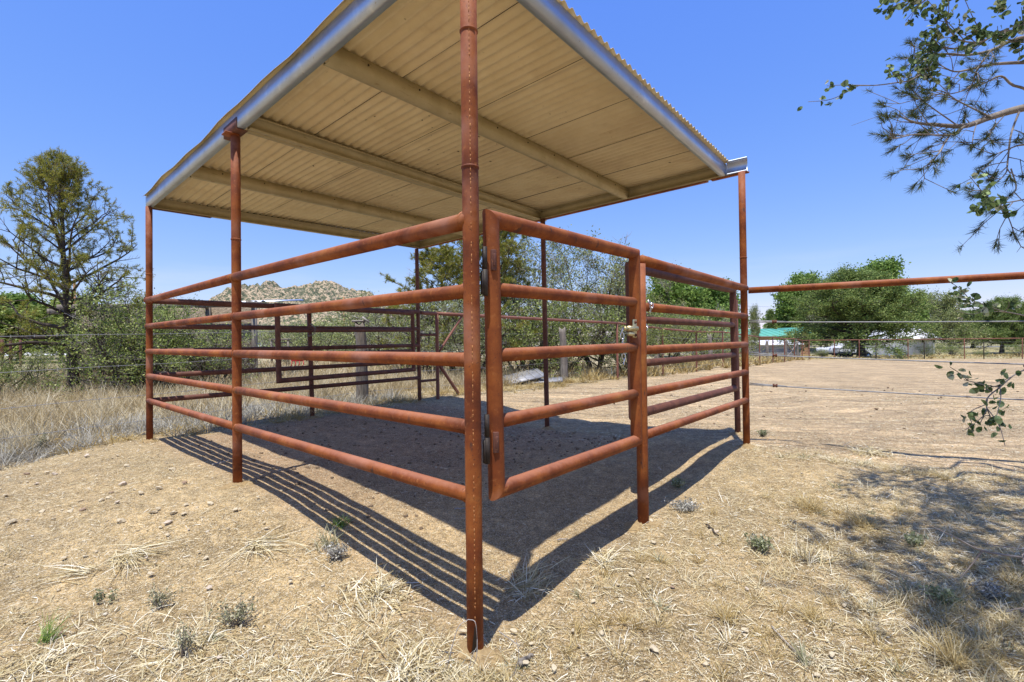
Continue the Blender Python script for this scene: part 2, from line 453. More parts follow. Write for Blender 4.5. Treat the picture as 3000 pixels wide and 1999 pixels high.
        fm = N.new('ShaderNodeMix'); fm.data_type = 'FLOAT'; L.new(at.outputs['Alpha'], fm.inputs['Factor']); fm.inputs['A'].default_value = 1.0; L.new(mr.outputs[0], fm.inputs['B'])
        vm = N.new('ShaderNodeVectorMath'); vm.operation = 'SCALE'; L.new(col, vm.inputs[0]); L.new(fm.outputs['Result'], vm.inputs['Scale']); col = vm.outputs[0]
    # pale chips and dark crumbs
    for sc_, thr, cc in ((95, .15, (.66, .58, .42)), (120, .14, (.11, .075, .045)), (38, .10, (.60, .50, .34)), (60, .12, (.16, .11, .06)), (210, .16, (.72, .66, .52))):
        vo = N.new('ShaderNodeTexVoronoi'); vo.inputs['Scale'].default_value = sc_
        L.new(pos, vo.inputs['Vector'])
        lt = N.new('ShaderNodeMath'); lt.operation = 'LESS_THAN'; lt.inputs[1].default_value = thr * 2.0
        L.new(vo.outputs['Distance'], lt.inputs[0])
        wn_ = N.new('ShaderNodeTexWhiteNoise'); L.new(vo.outputs['Color'], wn_.inputs['Vector'])
        gt = N.new('ShaderNodeMath'); gt.operation = 'GREATER_THAN'; gt.inputs[1].default_value = .55
        L.new(wn_.outputs['Value'], gt.inputs[0])
        mu = N.new('ShaderNodeMath'); mu.operation = 'MULTIPLY'; L.new(lt.outputs[0], mu.inputs[0]); L.new(gt.outputs[0], mu.inputs[1])
        m2 = N.new('ShaderNodeMath'); m2.operation = 'MULTIPLY'; m2.inputs[1].default_value = .8; L.new(mu.outputs[0], m2.inputs[0])
        mx = N.new('ShaderNodeMix'); mx.data_type = 'RGBA'; L.new(m2.outputs[0], mx.inputs['Factor']); L.new(col, mx.inputs['A']); mx.inputs['B'].default_value = (*cc, 1)
        col = mx.outputs['Result']
    L.new(col, bs.inputs['Base Color'])
    bs.inputs['Roughness'].default_value = .95; bs.inputs['Specular IOR Level'].default_value = .1
    t1 = noise_n(N, L, pos, 9, 8, .72); t2 = noise_n(N, L, pos, 70, 5, .7)
    ad = N.new('ShaderNodeMath'); ad.operation = 'MULTIPLY_ADD'; ad.inputs[1].default_value = .35
    L.new(t2.outputs['Fac'], ad.inputs[0]); L.new(t1.outputs['Fac'], ad.inputs[2])
    bp = N.new('ShaderNodeBump'); bp.inputs['Strength'].default_value = .75; bp.inputs['Distance'].default_value = .035
    L.new(ad.outputs[0], bp.inputs['Height']); L.new(bp.outputs[0], bs.inputs['Normal'])
    L.new(bs.outputs[0], out.inputs['Surface'])
    o.data.materials.append(m)
    return o
ground = build_ground()

# ------------------------------------------------------------------ the shelter
Z = lambda r: r + CAMZ                      # heights were measured from the camera
def roof_z(x, y):                            # underside of the roof beams
    return Z(0.01546 * x - 0.00276 * y + 1.5521)

shelter = thing('horse_shelter', 'open horse shelter of rusty red pipe with cream corrugated roof', 'shelter', (0, 0, 0))

def pipe(name, p0, p1, r, m, parent, n=20):
    mb = MB(); p0 = np.array(p0, float); p1 = np.array(p1, float)
    k = max(2, int(np.linalg.norm(p1 - p0) / .5) + 1)
    pts = [p0 + (p1 - p0) * i / (k - 1) for i in range(k)]
    mb.tube(pts, r, n)
    return mb.obj(name, m, parent, smooth=True)

def flat_shade_caps(o):
    pass

def weld_ring(parent, c, d, r, m=M_RUST):
    mb = MB(); d = np.array(d, float); d /= np.linalg.norm(d); c = np.array(c, float)
    mb.tube([c - d * .006, c - d * .002, c + d * .002, c + d * .006], [r, r + .0035, r + .0035, r], 20, cap=False)
    return mb.obj('weld_ring', m, parent, smooth=True)

# posts (base x, y, lean of the top)
posts = {}
R_POST = .0325
for key, p, top, r in (('A', PA, (-.152, 1.878), .0325), ('B', PB, (-1.985, 3.492), .0315), ('C', PC, (-3.885, 5.178), .031), ('D', PD, (-1.545, 7.897), .031),
                       ('E', PE, (.415, 6.17), .031), ('F', PF, (2.215, 4.60), .031)):
    g = gz(*p)
    zt = roof_z(*top) - .004
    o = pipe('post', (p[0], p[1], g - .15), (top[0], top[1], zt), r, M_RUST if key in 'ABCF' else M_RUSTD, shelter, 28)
    posts[key] = o
    for hz in ((2.45, 1.92) if key in 'A' else (2.0, ) if key in 'BCF' else ()):
        f = (hz - g) / (zt - g)
        weld_ring(o, (p[0] + (top[0] - p[0]) * f, p[1] + (top[1] - p[1]) * f, hz), (0, 0, 1), r)
# the weld seam on the near post, on the side that faces out of the corner
mb = MB()
for k in range(150):
    z0 = .12 + k * .0185
    if rs.rand() < .22: continue
    f = z0 / 2.8
    cx = PA[0] + .008 * f + .004; cy = 1.878 - R_POST + .0008
    mb.tube([(cx + rs.uniform(-.001, .001), cy, z0), (cx + rs.uniform(-.001, .001), cy, z0 + rs.uniform(.006, .019))], .0014 + .0006 * rs.rand(), 5)
ws = mb.obj('weld_seam', M_WELD, posts['A']); ws['kind'] = 'stuff'
# torn notch at the near post's foot: a dark split, modelled as a raised torn lip
mb = MB()
mb.add([(PA[0] - .012, 1.8425, .04), (PA[0] + .014, 1.8425, .04), (PA[0] + .004, 1.8445, .16), (PA[0] - .012, 1.852, .04), (PA[0] + .014, 1.852, .04), (PA[0] + .004, 1.850, .16)],
       [(0, 1, 4, 3)], [(0, 2, 1), (3, 4, 5)])
mb.obj('rust_hole', M_CAST, posts['A'])

for p, key in ((PH, 'H'),):
    o = pipe('post', (p[0], p[1], gz(*p) - .15), (p[0] - .03, p[1], Z(.47)), .030, M_RUSTD, shelter, 24); posts[key] = o
o = pipe('post', (PG[0], PG[1], gz(*PG) - .15), (PG[0] - .003, PG[1], Z(.455)), .0345, M_RUST, shelter, 28); posts['G'] = o
g2 = np.array((2.47, 5.28))
o = pipe('post', (g2[0], g2[1], gz(*g2) - .15), (g2[0] - .02, g2[1], Z(.40)), .030, M_RUSTD, shelter, 24); posts['I'] = o

RAILZ = [.469, .1915, -.0786, -.3428, -.6106]
def rail(p0, p1, z0, z1, r, m, name='rail'):
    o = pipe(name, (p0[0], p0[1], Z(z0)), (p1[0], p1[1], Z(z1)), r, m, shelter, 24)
    return o
for k, z in enumerate(RAILZ):
    r = .033 if k == 0 else .0285
    zb = z + (.006 if k == 0 else 0)
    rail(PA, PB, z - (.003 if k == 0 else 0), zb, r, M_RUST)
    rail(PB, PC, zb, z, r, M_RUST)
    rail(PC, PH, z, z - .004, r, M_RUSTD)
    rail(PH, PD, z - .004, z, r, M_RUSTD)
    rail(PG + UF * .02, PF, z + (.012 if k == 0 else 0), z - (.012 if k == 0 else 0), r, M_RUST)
# small weld beads where the left rails meet the posts
for P_, r_ in ((PA, .0325), (PB, .0315), (PC, .031)):
    for k, z in enumerate(RAILZ):
        rr = (.033 if k == 0 else .0285)
        for sgn in ((1,) if P_ is PA else (-1, 1) if P_ is PB else (-1,)):
            c = np.array([P_[0], P_[1], Z(z)]) + np.array([UC[0], UC[1], 0]) * sgn * (r_ * .93)
            mb = MB(); d = np.array([UC[0], UC[1], 0])
            mb.tube([c - d * .004, c, c + d * .004], [rr, rr + .004, rr], 20, cap=False)
            mb.obj('weld_bead', M_RUST, shelter, smooth=True)

# roof outline (underside of the edge beams)
RN, RF_, RD, RC = [np.array(p) for p in ((-.19, 1.834), (2.13, 4.735), (-1.482, 7.901), (-3.946, 5.212))]
def v3(p, z): return np.array([p[0], p[1], z])
BH = .115
def channel(name, a, b, h, web_side, m, fl=.05, lip=.012, parent=shelter, za=None, zb=None, thick=.004):
    """C-section from a to b; the web stands on the a-b line, flanges point towards web_side (+1 = left of travel)"""
    a = np.array(a, float); b = np.array(b, float)
    d = (b - a) / np.linalg.norm(b - a)
    side = np.array([-d[1], d[0], 0]) * web_side
    z0 = roof_z(*a) if za is None else za; z1 = roof_z(*b) if zb is None else zb
    t = thick
    prof = [(0, 0), (fl, 0), (fl, lip), (fl - t, lip), (fl - t, t), (t, t), (t, h - t), (fl - t, h - t), (fl - t, h - lip), (fl, h - lip), (fl, h), (0, h)]
    mb = MB()
    L_ = np.linalg.norm(b - a); segs = max(1, int(L_ / .25))
    mb.extrude(prof, v3(a, z0), v3(b, z1), side, np.array([0, 0, 1.0]), segs=segs)
    # end caps
    n = len(prof)
    V = mb.v[0]
    for base, fl_ in ((0, False), (segs * n, True)):
        P0 = V[base:base + n]
        for idx in ((0, 1, 4, 5), (1, 2, 3, 4), (0, 5, 6, 11), (6, 7, 10, 11), (7, 8, 9, 10)):
            mb.add(P0[list(idx)], [(0, 1, 2, 3)])
    return mb.obj(name, m, parent)

nN = RN + (RF_ - RN) * 0
channel('fascia_beam', RC - UC * -.0, RN, BH, 1, M_GALV)                 # left edge
channel('fascia_beam', RN + UF * .004, RF_, BH, 1, M_GALV)                 # near edge
FE = np.array((2.288, 4.634))
channel('edge_beam', RD, RF_ + (FE - RF_) * .02, BH, -1, M_BEAM, za=roof_z(*RD) + .0, zb=roof_z(*RF_))
channel('edge_beam', RF_ + (FE - RF_) * .03, FE, .135, -1, M_GALV, za=roof_z(*RF_), zb=roof_z(*FE) + .004)
channel('edge_beam', RD, RC, BH, 1, M_BEAM, fl=.045)
# purlins between the left and right edges
def lerp(a, b, t): return a + (b - a) * t
purl = []
for (a, b) in (((-1.0, 2.609), (1.364, 5.441)), ((-1.883, 3.408), (.438, 6.333)), ((-2.865, 4.29), (-.55, 7.12))):
    a = np.array(a); b = np.array(b)
    a = a + (a - b) / np.linalg.norm(a - b) * -.03
    o = channel('purlin', a, b, .112, 1, M_BEAM, fl=.055, lip=.018)
    purl.append((a, b, o))
    d = (b - a) / np.linalg.norm(b - a)
    # screw heads along the web
    first = None
    for k in range(9):
        c = a + d * (.25 + k * .38)
        cc = v3(c, roof_z(*c) + .085)
        if first is None:
            mb = MB(); mb.tube([(0, 0, 0), (d[1] * .004, -d[0] * .004, 0)], .006, 8)
            first = mb.obj('screw', M_CAST, o, loc=cc)
        else: inst(first, 'screw', o, loc=cc)
# doubled channel below the second purlin
a, b, o3 = purl[1]
d = (b - a) / np.linalg.norm(b - a); sd = np.array([-d[1], d[0]])
channel('purlin', a - sd * .008, b - sd * .008, .100, -1, M_BEAM, fl=.04, lip=.012)
# angle seats of rust red steel: along the right edge beam and at the posts
def angle_bar(p0, p1, w=.05, h=.05, m=M_RUSTD, side=1, name='seat_angle', dz=-.006):
    p0 = np.array(p0, float); p1 = np.array(p1, float); d = (p1 - p0) / np.linalg.norm(p1 - p0)
    s_ = np.array([-d[1], d[0], 0]) * side
    t = .005
    mb = MB()
    prof = [(0, 0), (w, 0), (w, -t), (-t, -t), (-t, h), (0, h)]
    A_, B_ = v3(p0, roof_z(*p0) + dz + .004), v3(p1, roof_z(*p1) + dz + .004)
    mb.extrude(prof, A_, B_, s_, np.array([0, 0, 1.]))
    for P0 in (mb.v[0][:6], mb.v[0][6:12]):
        mb.add(P0[[0, 1, 2, 3]], [(0, 1, 2, 3)]); mb.add(P0[[0, 3, 4, 5]], [(0, 1, 2, 3)])
    return mb.obj(name, m, shelter)
dr = (FE - RD) / np.linalg.norm(FE - RD)
angle_bar(RD + dr * .02, RD + dr * 4.62, .05, .012, M_RUST, -1)
angle_bar(RD + dr * 4.66, FE + dr * .015, .055, .012, M_RUST, -1)
angle_bar(RC + UF * .0, RC + UF * .62, .045, .010, M_RUSTD, -1)
angle_bar(RD - UF * .5, RD, .045, .010, M_RUSTD, -1)
pb = np.array((-1.985, 3.492))
lf = (RN - RC) / np.linalg.norm(RN - RC)
pbl = RC + lf * np.dot(pb - RC, lf)
out_ = np.array([lf[1], -lf[0]])
# dark bracket on the outside of the left edge beam above the middle post
angle_bar(pbl - lf * .13 - out_ * .0, pbl + lf * .13, .07, .075, M_RUSTD, 1, 'bracket')
mb = MB(); mb.box((pbl[0], pbl[1], roof_z(*pbl) - .012), (.09, .09, .008), math.atan2(lf[1], lf[0])); mb.obj('bracket', M_RUST, shelter)

# roof sheets: corrugations run along the left edge, five sheets side by side, each lapping the last
def roof_pt(u, v):
    RFx = np.array((2.150, 4.722)) ; c0 = RN * (1 - u) + RFx * u; c1 = RC * (1 - u) + RD * u
    return c0 * (1 - v) + c1 * v
WL = .0745; AMP = .0108
def sheet(u0, u1, idx):
    width = 3.72
    nu = int(round((u1 - u0) * width / WL * 8)); nv = 26
    us = np.linspace(u0, u1, nu + 1); vs = np.linspace(-.002, 1.004, nv)
    r = np.random.RandomState(50 + idx)
    ph = r.uniform(0, 6)
    V = np.zeros((nv, nu + 1, 3))
    for i, v in enumerate(vs):
        sagv = .004 * math.sin(v * 14 + ph) + .003 * math.sin(v * 31 + 2 * ph)
        for j, u in enumerate(us):
            uu = u
            p = roof_pt(uu, v)
            edge = 0
            if u < .02: edge = (.02 - u) / .02 * (.006 * math.sin(v * 38 + 1) + .006 * math.sin(v * 17) + .001 * r.rand())
            z = roof_z(*p) + BH + .0105 + AMP * math.cos(u * width / WL * 2 * math.pi) + sagv * .4 + edge + .0012 * idx
            V[i, j] = (p[0], p[1], z)
    top = V.copy(); top[:, :, 2] += .0016
    vv = np.vstack([V.reshape(-1, 3), top.reshape(-1, 3)])
    W = nu + 1; off = nv * W
    i = np.arange(nv - 1)[:, None] * W; j = np.arange(nu)[None, :]
    bot = np.stack([i + j, i + j + 1, i + W + j + 1, i + W + j], -1).reshape(-1, 4)
    tp = bot[:, ::-1] + off
    e = []
    for j in range(nu):
        e.append((j, j + off, j + 1 + off, j + 1)); k = (nv - 1) * W
        e.append((k + j, k + j + 1, k + j + 1 + off, k + j + off))
    for i in range(nv - 1):
        e.append((i * W, (i + 1) * W, (i + 1) * W + off, i * W + off)); k = nu
        e.append((i * W + k, i * W + k + off, (i + 1) * W + k + off, (i + 1) * W + k))
    mb = MB(); mb.add(vv, np.vstack([bot, tp, np.array(e)]))
    o = mb.obj('roof_sheet', M_CREAM, shelter, smooth=True)
    return o
edges = [-.007, .155, .325, .495, .665, .835, 1.0]
for k in range(6):
    lap = .004 if k < 5 else 0
    sheet(edges[k] + (.0035 if k == 5 else 0), edges[k + 1] + lap, k)
# black strips drawn as the shadow lines along the laps, the last one wide
M_GAPSHADE = mat('black_gap_shade', [(0.3, (.025, .02, .015)), (0.7, (.05, .04, .03))], scale=20, rough=.9, bump=0)
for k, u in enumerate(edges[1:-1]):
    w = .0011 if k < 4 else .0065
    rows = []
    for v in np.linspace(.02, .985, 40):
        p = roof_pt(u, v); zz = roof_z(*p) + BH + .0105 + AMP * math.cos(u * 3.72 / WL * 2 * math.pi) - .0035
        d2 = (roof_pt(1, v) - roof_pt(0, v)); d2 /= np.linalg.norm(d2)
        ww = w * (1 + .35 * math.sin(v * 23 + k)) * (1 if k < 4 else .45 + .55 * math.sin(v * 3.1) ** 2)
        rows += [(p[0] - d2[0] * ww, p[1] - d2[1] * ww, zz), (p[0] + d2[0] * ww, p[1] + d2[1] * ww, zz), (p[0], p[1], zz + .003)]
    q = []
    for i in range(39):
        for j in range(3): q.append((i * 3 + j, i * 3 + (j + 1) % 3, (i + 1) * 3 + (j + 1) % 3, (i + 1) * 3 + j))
    mb = MB(); mb.add(rows, q); mb.obj('lap_shadow', M_GAPSHADE, shelter)
# added dark strip that blocks sky light in the ripples over the back beam
mb = MB(); a_, b_ = RD + UC * .012, RC + UC * .012; ang = math.atan2(b_[1] - a_[1], b_[0] - a_[0]); c_ = (a_ + b_) / 2
mb.box((c_[0], c_[1], roof_z(*c_) + BH + .0105), (np.linalg.norm(b_ - a_), .012, .019), ang); mb.obj('gap_shade_strip', M_GAPSHADE, shelter)
# wasp mud and cobweb scraps under the sheets
M_MUD = mat('wasp_mud', [(0.3, (.06, .04, .02)), (0.7, (.14, .10, .055))], scale=30, rough=.95, bump=0)
mb = MB(); rm = np.random.RandomState(12)
for k in range(46):
    cu, cv = ((rm.normal(.38, .08), rm.normal(.42, .12)) if k < 26 else (rm.uniform(.1, .9), rm.uniform(.08, .9)))
    p = roof_pt(cu, cv); zz = roof_z(*p) + BH + .0105 + AMP * math.cos(cu * 3.72 / WL * 2 * math.pi) - .001
    n_ = rm.randint(4, 7); s_ = rm.uniform(.003, .010); th = np.arange(n_) * 2 * math.pi / n_; e_ = rm.uniform(1, 3.5)
    rr_ = s_ * rm.uniform(.6, 1.3, n_); rot_ = rm.uniform(0, 6.28)
    xx = rr_ * np.cos(th) * e_; yy = rr_ * np.sin(th)
    X2 = xx * math.cos(rot_) - yy * math.sin(rot_); Y2 = xx * math.sin(rot_) + yy * math.cos(rot_)
    V = [(p[0] + a, p[1] + b, zz) for a, b in zip(X2, Y2)] + [(p[0], p[1], zz - s_ * .5)]
    mb.add(V, None, [(i, (i + 1) % n_, n_) for i in range(n_)])
o = mb.obj('mud_specks', M_MUD, shelter); o['kind'] = 'stuff'

# ------------------------------------------------------------------ gates
def gate(label, cat_name, q00, q10, q11, q01, inner, rf, ri, m, n_name='pipe_gate', mats=None):
    """corners in world space: q00 lower hinge side, q10 lower free side, q11 upper free side, q01 upper hinge side"""
    Q = [np.array(q, float) for q in (q00, q10, q11, q01)]
    base = Q[0].copy()
    t = thing(n_name, label, 'gate', tuple(base))
    Q = [q - base for q in Q]
    nrm = np.cross(Q[1] - Q[0], Q[3] - Q[0]); nrm /= np.linalg.norm(nrm)
    names = ['bottom_rail', 'stile', 'top_rail', 'stile']
    th = np.arange(24) * 2 * math.pi / 24
    objs = []
    for k in range(4):
        a, b = Q[k], Q[(k + 1) % 4]
        d = (b - a) / np.linalg.norm(b - a)
        inn = np.cross(nrm, d)
        da = Q[(k - 1) % 4] - a; da /= np.linalg.norm(da)
        db = Q[(k + 2) % 4] - b; db /= np.linalg.norm(db)
        # cot of the half angle gives the mitre
        def cot(u, w_):
            c = float(np.dot(u, w_)); ang = math.acos(max(-1, min(1, c))) / 2
            return 1 / math.tan(ang)
        ka, kb = cot(d, da), cot(-d, db)
        r0 = a + rf * (np.cos(th)[:, None] * inn + np.sin(th)[:, None] * nrm) + (rf * np.cos(th) * ka)[:, None] * d
        r1 = b + rf * (np.cos(th)[:, None] * inn + np.sin(th)[:, None] * nrm) - (rf * np.cos(th) * kb)[:, None] * d
        nseg = 6
        V = np.vstack([r0 + (r1 - r0) * s / nseg for s in range(nseg + 1)])
        i = np.arange(nseg)[:, None] * 24; j = np.arange(24)[None, :]; j2 = (j + 1) % 24
        q = np.stack([i + j, i + j2, i + 24 + j2, i + 24 + j], -1).reshape(-1, 4)
        mb = MB(); mb.add(V, q)
        objs.append(mb.obj(names[k], m, t, smooth=True))
    for f0, f1 in inner:
        a = Q[0] + (Q[3] - Q[0]) * f0; b = Q[1] + (Q[2] - Q[1]) * f1
        mb = MB(); kk = 5
        mb.tube([a + (b - a) * s / kk for s in range(kk + 1)], ri, 22)
        mb.obj('rail', m, t, smooth=True)
    return t, base, Q, objs

# near gate, hung on the near corner post, closed
gx0, gy0 = -.155 + .6608 * .128, 1.878 + .7506 * .128
R_ = lambda d, px: X(px, d)
gL0 = (gx0 - .0, gy0, Z(-.62)); gL1 = (gx0 - .01, gy0, Z(.495))
gR0 = (.752, 2.935, Z(-.627)); gR1 = (.752, 2.935, Z(.510))
front_gate, gb, gQ, gobj = gate('closed near gate of rusty red pipe hinged on the near corner post', 'gate', gL0, gR0, gR1, gL1,
    [((.495 - .62 + .90) * 0 + .742, .742), (.497, .499), (.252, .252)], .0345, .0285, M_RUST)
ud = (gQ[1] - gQ[0]); ud /= np.linalg.norm(ud)
for zz in (.275, -.395):
    # pintle welded to the post, barrel and the lug on the stile
    c = np.array([gx0, gy0, Z(zz)]) - gb
    mb = MB()
    bc = c - ud * .062 + np.array([.006, -.008, 0])
    mb.tube([bc + (0, 0, -.10), bc + (0, 0, .004)], .0115, 14); mb.tube([bc + (0, 0, .008), bc + (0, 0, .095)], .0105, 14)
    mb.box(bc - ud * .012 + (0, 0, -.05), (.018, .008, .09), 0.85)
    h = mb.obj('hinge', M_CAST, front_gate, smooth=False)
    mb = MB(); lc = c + np.array([-.0, -.0345, .045 if zz > 0 else -.02])
    mb.box(lc, (.022, .016, .085), .5)
    mb.box(lc + (.004, -.006, .0), (.013, .012, .05), .7)
    mb.obj('hinge_lug', M_RUSTD, h, bevel=.003)
# weld nodules on the lugs, each lug a crusted bead
# slide latch on the far stile
lc = np.array([.752, 2.935, Z(.055)]) - gb
toward = np.array([-.20, -.98, 0]); toward /= np.linalg.norm(toward)
left = np.array([-.80, -.58, 0]); left /= np.linalg.norm(left)
mb = MB(); ang = math.atan2(left[1], left[0])
mb.box(lc + toward * .037 , (.045, .007, .11), ang); lt = mb.obj('latch', M_BRASS, front_gate, bevel=.002)
mb = MB(); p0 = lc + toward * .055
mb.tube([p0 + left * -.012, p0 + left * .075], .0155, 16); mb.tube([p0 + left * .074, p0 + left * .105], .012, 14)
mb.obj('bolt_barrel', M_BRASS, lt, smooth=True)
mb = MB(); p1 = p0 + np.array([0, 0, -.032]); mb.tube([p1 + left * .02, p1 + left * .068], .013, 12); mb.obj('bolt_keeper', M_BRASS, lt, smooth=True)
for dz in (.038, -.04):
    mb = MB(); p2 = lc + toward * .041 + np.array([0, 0, dz]); mb.tube([p2, p2 + toward * .008], .010, 6); mb.obj('bolt_head', M_RUSTD, lt)

def link_mesh(name, ln=.016, wd=.010, r=.0028):
    n = 12; th = np.arange(n + 1) * 2 * math.pi / n
    pts = np.stack([wd * np.cos(th), np.zeros(n + 1), ln * np.sin(th)], 1)
    pts[:, 2] += np.sign(np.sin(th)) * .004 * (np.abs(np.sin(th)) > .3)
    mb = MB(); mb.tube(pts, r, 6, cap=False)
    return mb
def chain(name, label, path, pitch=.027, parent=None, group=None, ln=.016, wd=.010, r=.0028, m=None):
    path = [np.array(p, float) for p in path]
    if parent is None:
        t = thing(name, label, 'chain', tuple(path[0]))
        base = path[0]
    else: t = parent; base = np.zeros(3)
    seg = [np.linalg.norm(path[i + 1] - path[i]) for i in range(len(path) - 1)]
    tot = sum(seg); first = None; k = 0; s = pitch / 2
    while s < tot:
        a = s
        for i, sg in enumerate(seg):
            if a <= sg: break
            a -= sg
        d = (path[i + 1] - path[i]) / seg[i]; c = path[i] + d * a - base
        q = Vector(d).to_track_quat('Z', 'Y').to_matrix().to_4x4()
        mw = Matrix.Translation(Vector(c)) @ q @ Matrix.Rotation((k % 2) * math.pi / 2 + .2 * math.sin(k * 3.1), 4, 'Z')
        if first is None:
            first = link_mesh('link', ln, wd, r).obj('link', m or M_CHROME, t, smooth=True); first.matrix_local = mw
        else: inst(first, 'link', t, mw=mw)
        k += 1; s += pitch
    return t
# safety clip and short chain hanging from the latch
lp = p0 + left * .115 + gb
chain('latch_chain', 'short snap chain hanging from the brass latch of the near gate', [lp, lp + (-.004, 0, -.02), lp + (.002, 0, -.11), lp + (.006, 0, -.20)], pitch=.030, ln=.017)
# looped chain over the second rail just right of the middle post
gx_, gy_ = PG + UF * .07
cz = Z(.1915)
loop = []
for k in range(9):
    a = -2.2 + k * 2 * math.pi * .80 / 8
    loop.append((gx_ - UC[0] * .036 * math.cos(a) + UF[0] * .012 * k / 8, gy_ - UC[1] * .036 * math.cos(a), cz + .036 * math.sin(a)))
e0 = loop[-1]
loop += [(e0[0], e0[1] - .005, cz - .06), (gx_ - .008, gy_ - .03, cz - .13), (gx_ - .028, gy_ - .03, cz - .20)]
chain('post_chain', 'shiny steel chain looped over the rail beside the middle post', loop, pitch=.025)
l2 = [(gx_ - .028, gy_ - .037, cz + .02), (gx_ - .018, gy_ - .043, cz - .05), (gx_ - .02, gy_ - .038, cz - .12), (gx_ - .028, gy_ - .032, cz - .19)]
chain('post_chain', 'tail of steel chain hanging straight down along the middle post', l2, pitch=.024)

# far right gate folded back behind the near-side panel
g2r, g2l = np.array((2.405, 5.20)), np.array((.858, 3.42))
gate('open gate with brown rails folded behind the right half of the near panel', 'gate',
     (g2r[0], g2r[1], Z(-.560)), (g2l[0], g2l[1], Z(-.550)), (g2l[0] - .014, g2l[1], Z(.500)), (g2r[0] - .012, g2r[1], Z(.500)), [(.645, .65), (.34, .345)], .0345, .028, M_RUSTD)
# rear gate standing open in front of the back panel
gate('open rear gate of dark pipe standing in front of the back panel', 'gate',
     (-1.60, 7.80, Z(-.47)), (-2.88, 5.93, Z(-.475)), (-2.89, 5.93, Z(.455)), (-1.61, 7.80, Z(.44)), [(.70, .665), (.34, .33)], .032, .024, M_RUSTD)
# tie chain of the rear gate round the back middle post
hp = np.array([PH[0] - .02, PH[1], 0])
chain('tie_chain', 'dull chain tying the rear gate rail to the back middle post', [(hp[0] + .03, hp[1] - .06, Z(.245)), (hp[0] + .09, hp[1] - .12, Z(.225)), (hp[0] + .20, hp[1] - .30, Z(.17)), (hp[0] + .19, hp[1] - .34, Z(.10)), (hp[0] + .10, hp[1] - .30, Z(.07)), (hp[0] + .06, hp[1] - .2, Z(.12))], pitch=.026, m=M_TWIG)

# ------------------------------------------------------------------ cable fence on the right
def t_pipe(parent, name, p0, p1, r, m, n=16):
    mb = MB(); p0 = np.array(p0, float); p1 = np.array(p1, float)
    mb.tube([p0 + (p1 - p0) * i / 6 for i in range(7)], r, n)
    return mb.obj(name, m, parent, smooth=True)
cf = thing('cable_fence', 'steel cable fence with red pipe top rail running right from the shelter', 'fence', (0, 0, 0))
c0 = np.array((2.262, 4.59)); c1 = np.array((6.4, 2.86))
t_pipe(cf, 'top_rail', (c0[0], c0[1], Z(.436)), (c1[0], c1[1], Z(.478)), .030, M_RUST, 24)
for z0, z1, zs in ((.134, .065, .018), (-.178, -.315, .022), (-.462, -.60, .014)):
    a = np.array((c0[0], c0[1], Z(z0))); b = np.array((c1[0], c1[1], Z(z1)))
    pts = []
    for k in range(40):
        f = k / 39; p = a + (b - a) * f; p[2] -= .015 * math.sin(f * math.pi); pts.append(p)
    mb = MB(); mb.tube(pts, .0052, 8); mb.obj('cable', M_WIRE, cf, smooth=True)
    cl = a + (b - a) * .048
    mb = MB(); mb.tube([a + (0, 0, zs), a + (b - a) * .03 + (0, 0, zs * .5), cl + (0, 0, .006), a + (b - a) * .07], .0048, 8); mb.obj('cable', M_WIRE, cf, smooth=True)
    mb = MB()
    for dd in (-.012, .012):
        q = cl + (b - a) / np.linalg.norm(b - a) * dd
        mb.tube([q + (0, 0, -.014), q + (0, 0, .018)], .009, 8)
    mb.box(cl + (0, 0, .002), (.034, .018, .016), -.4)
    mb.obj('cable_clamp', M_RUSTD, cf)
cp = np.array((6.4, 2.86)); t_pipe(cf, 'post', (cp[0], cp[1], -.2), (cp[0], cp[1], Z(.5)), .032, M_RUST)

# ------------------------------------------------------------------ pipe fence round the arena
def on_line(px, a, b):
    """where the line a-b is met at px pixels across"""
    t_ = (px - 1500) / F; a = np.array(a); b = np.array(b); d = b - a
    s = (t_ * a[1] - a[0]) / (d[0] - t_ * d[1])
    return a + d * s
pf = thing('pipe_fence', 'long thin pipe fence with red top rail around the dirt arena', 'fence', (0, 0, 0))
K0, K1, K2, K3 = (-1.528, 7.897), (2.8, 12.8), (22.4, 36.6), (44, 31.0)
runs = [(K0, (-1.28, 8.18), K1)]
def fence_post(p, h_=1.45, r=.030, name='post', m=M_RUSTF):
    g = gz(*p); t_pipe(pf, name, (p[0], p[1], g - .2), (p[0], p[1], g + h_), r, m, 12)
    return (p[0], p[1], g + h_)
tops = [(K0[0] + .03, K0[1] + .03, Z(.455))]
for p in [(-1.275, 8.185)]:
    fence_post(p, Z(.455) - gz(*p)); tops.append((p[0], p[1], Z(.455)))
fence_post(K1, Z(.40) - gz(*K1)); tops.append((K1[0], K1[1], Z(.395)))
lastp = None
pxs = [1941, 2040, 2117, 2225, 2264, 2298, 2327, 2350]
for px in pxs:
    p = on_line(px, K1, K2); gh = gz(*p); tops.append(fence_post(p, 1.47))
p = on_line(2370, K1, K2); KC = p; tops.append(fence_post(p, 1.47, .04))
ftops = [tops[-1]]
for px in (2444, 2517, 2660, 2825, 2995):
    p = on_line(px, tuple(KC), K3); ftops.append(fence_post(p, 1.45))
p = np.array(K3); ftops.append(fence_post(p, 1.45))
for T_ in (tops, ftops):
    for a, b in zip(T_[:-1], T_[1:]):
        t_pipe(pf, 'top_rail', a, b, .030, M_RUSTF, 12)
for z in (.095, -.67):
    t_pipe(pf, 'rung', (K0[0], K0[1], Z(z)), (-1.275, 8.185, Z(z)), .022, M_RUSTD, 12)
t_pipe(pf, 'brace', (-.88, 8.63, Z(.44)), (-1.262, 8.2, Z(-.22)), .020, M_RUSTF, 12)
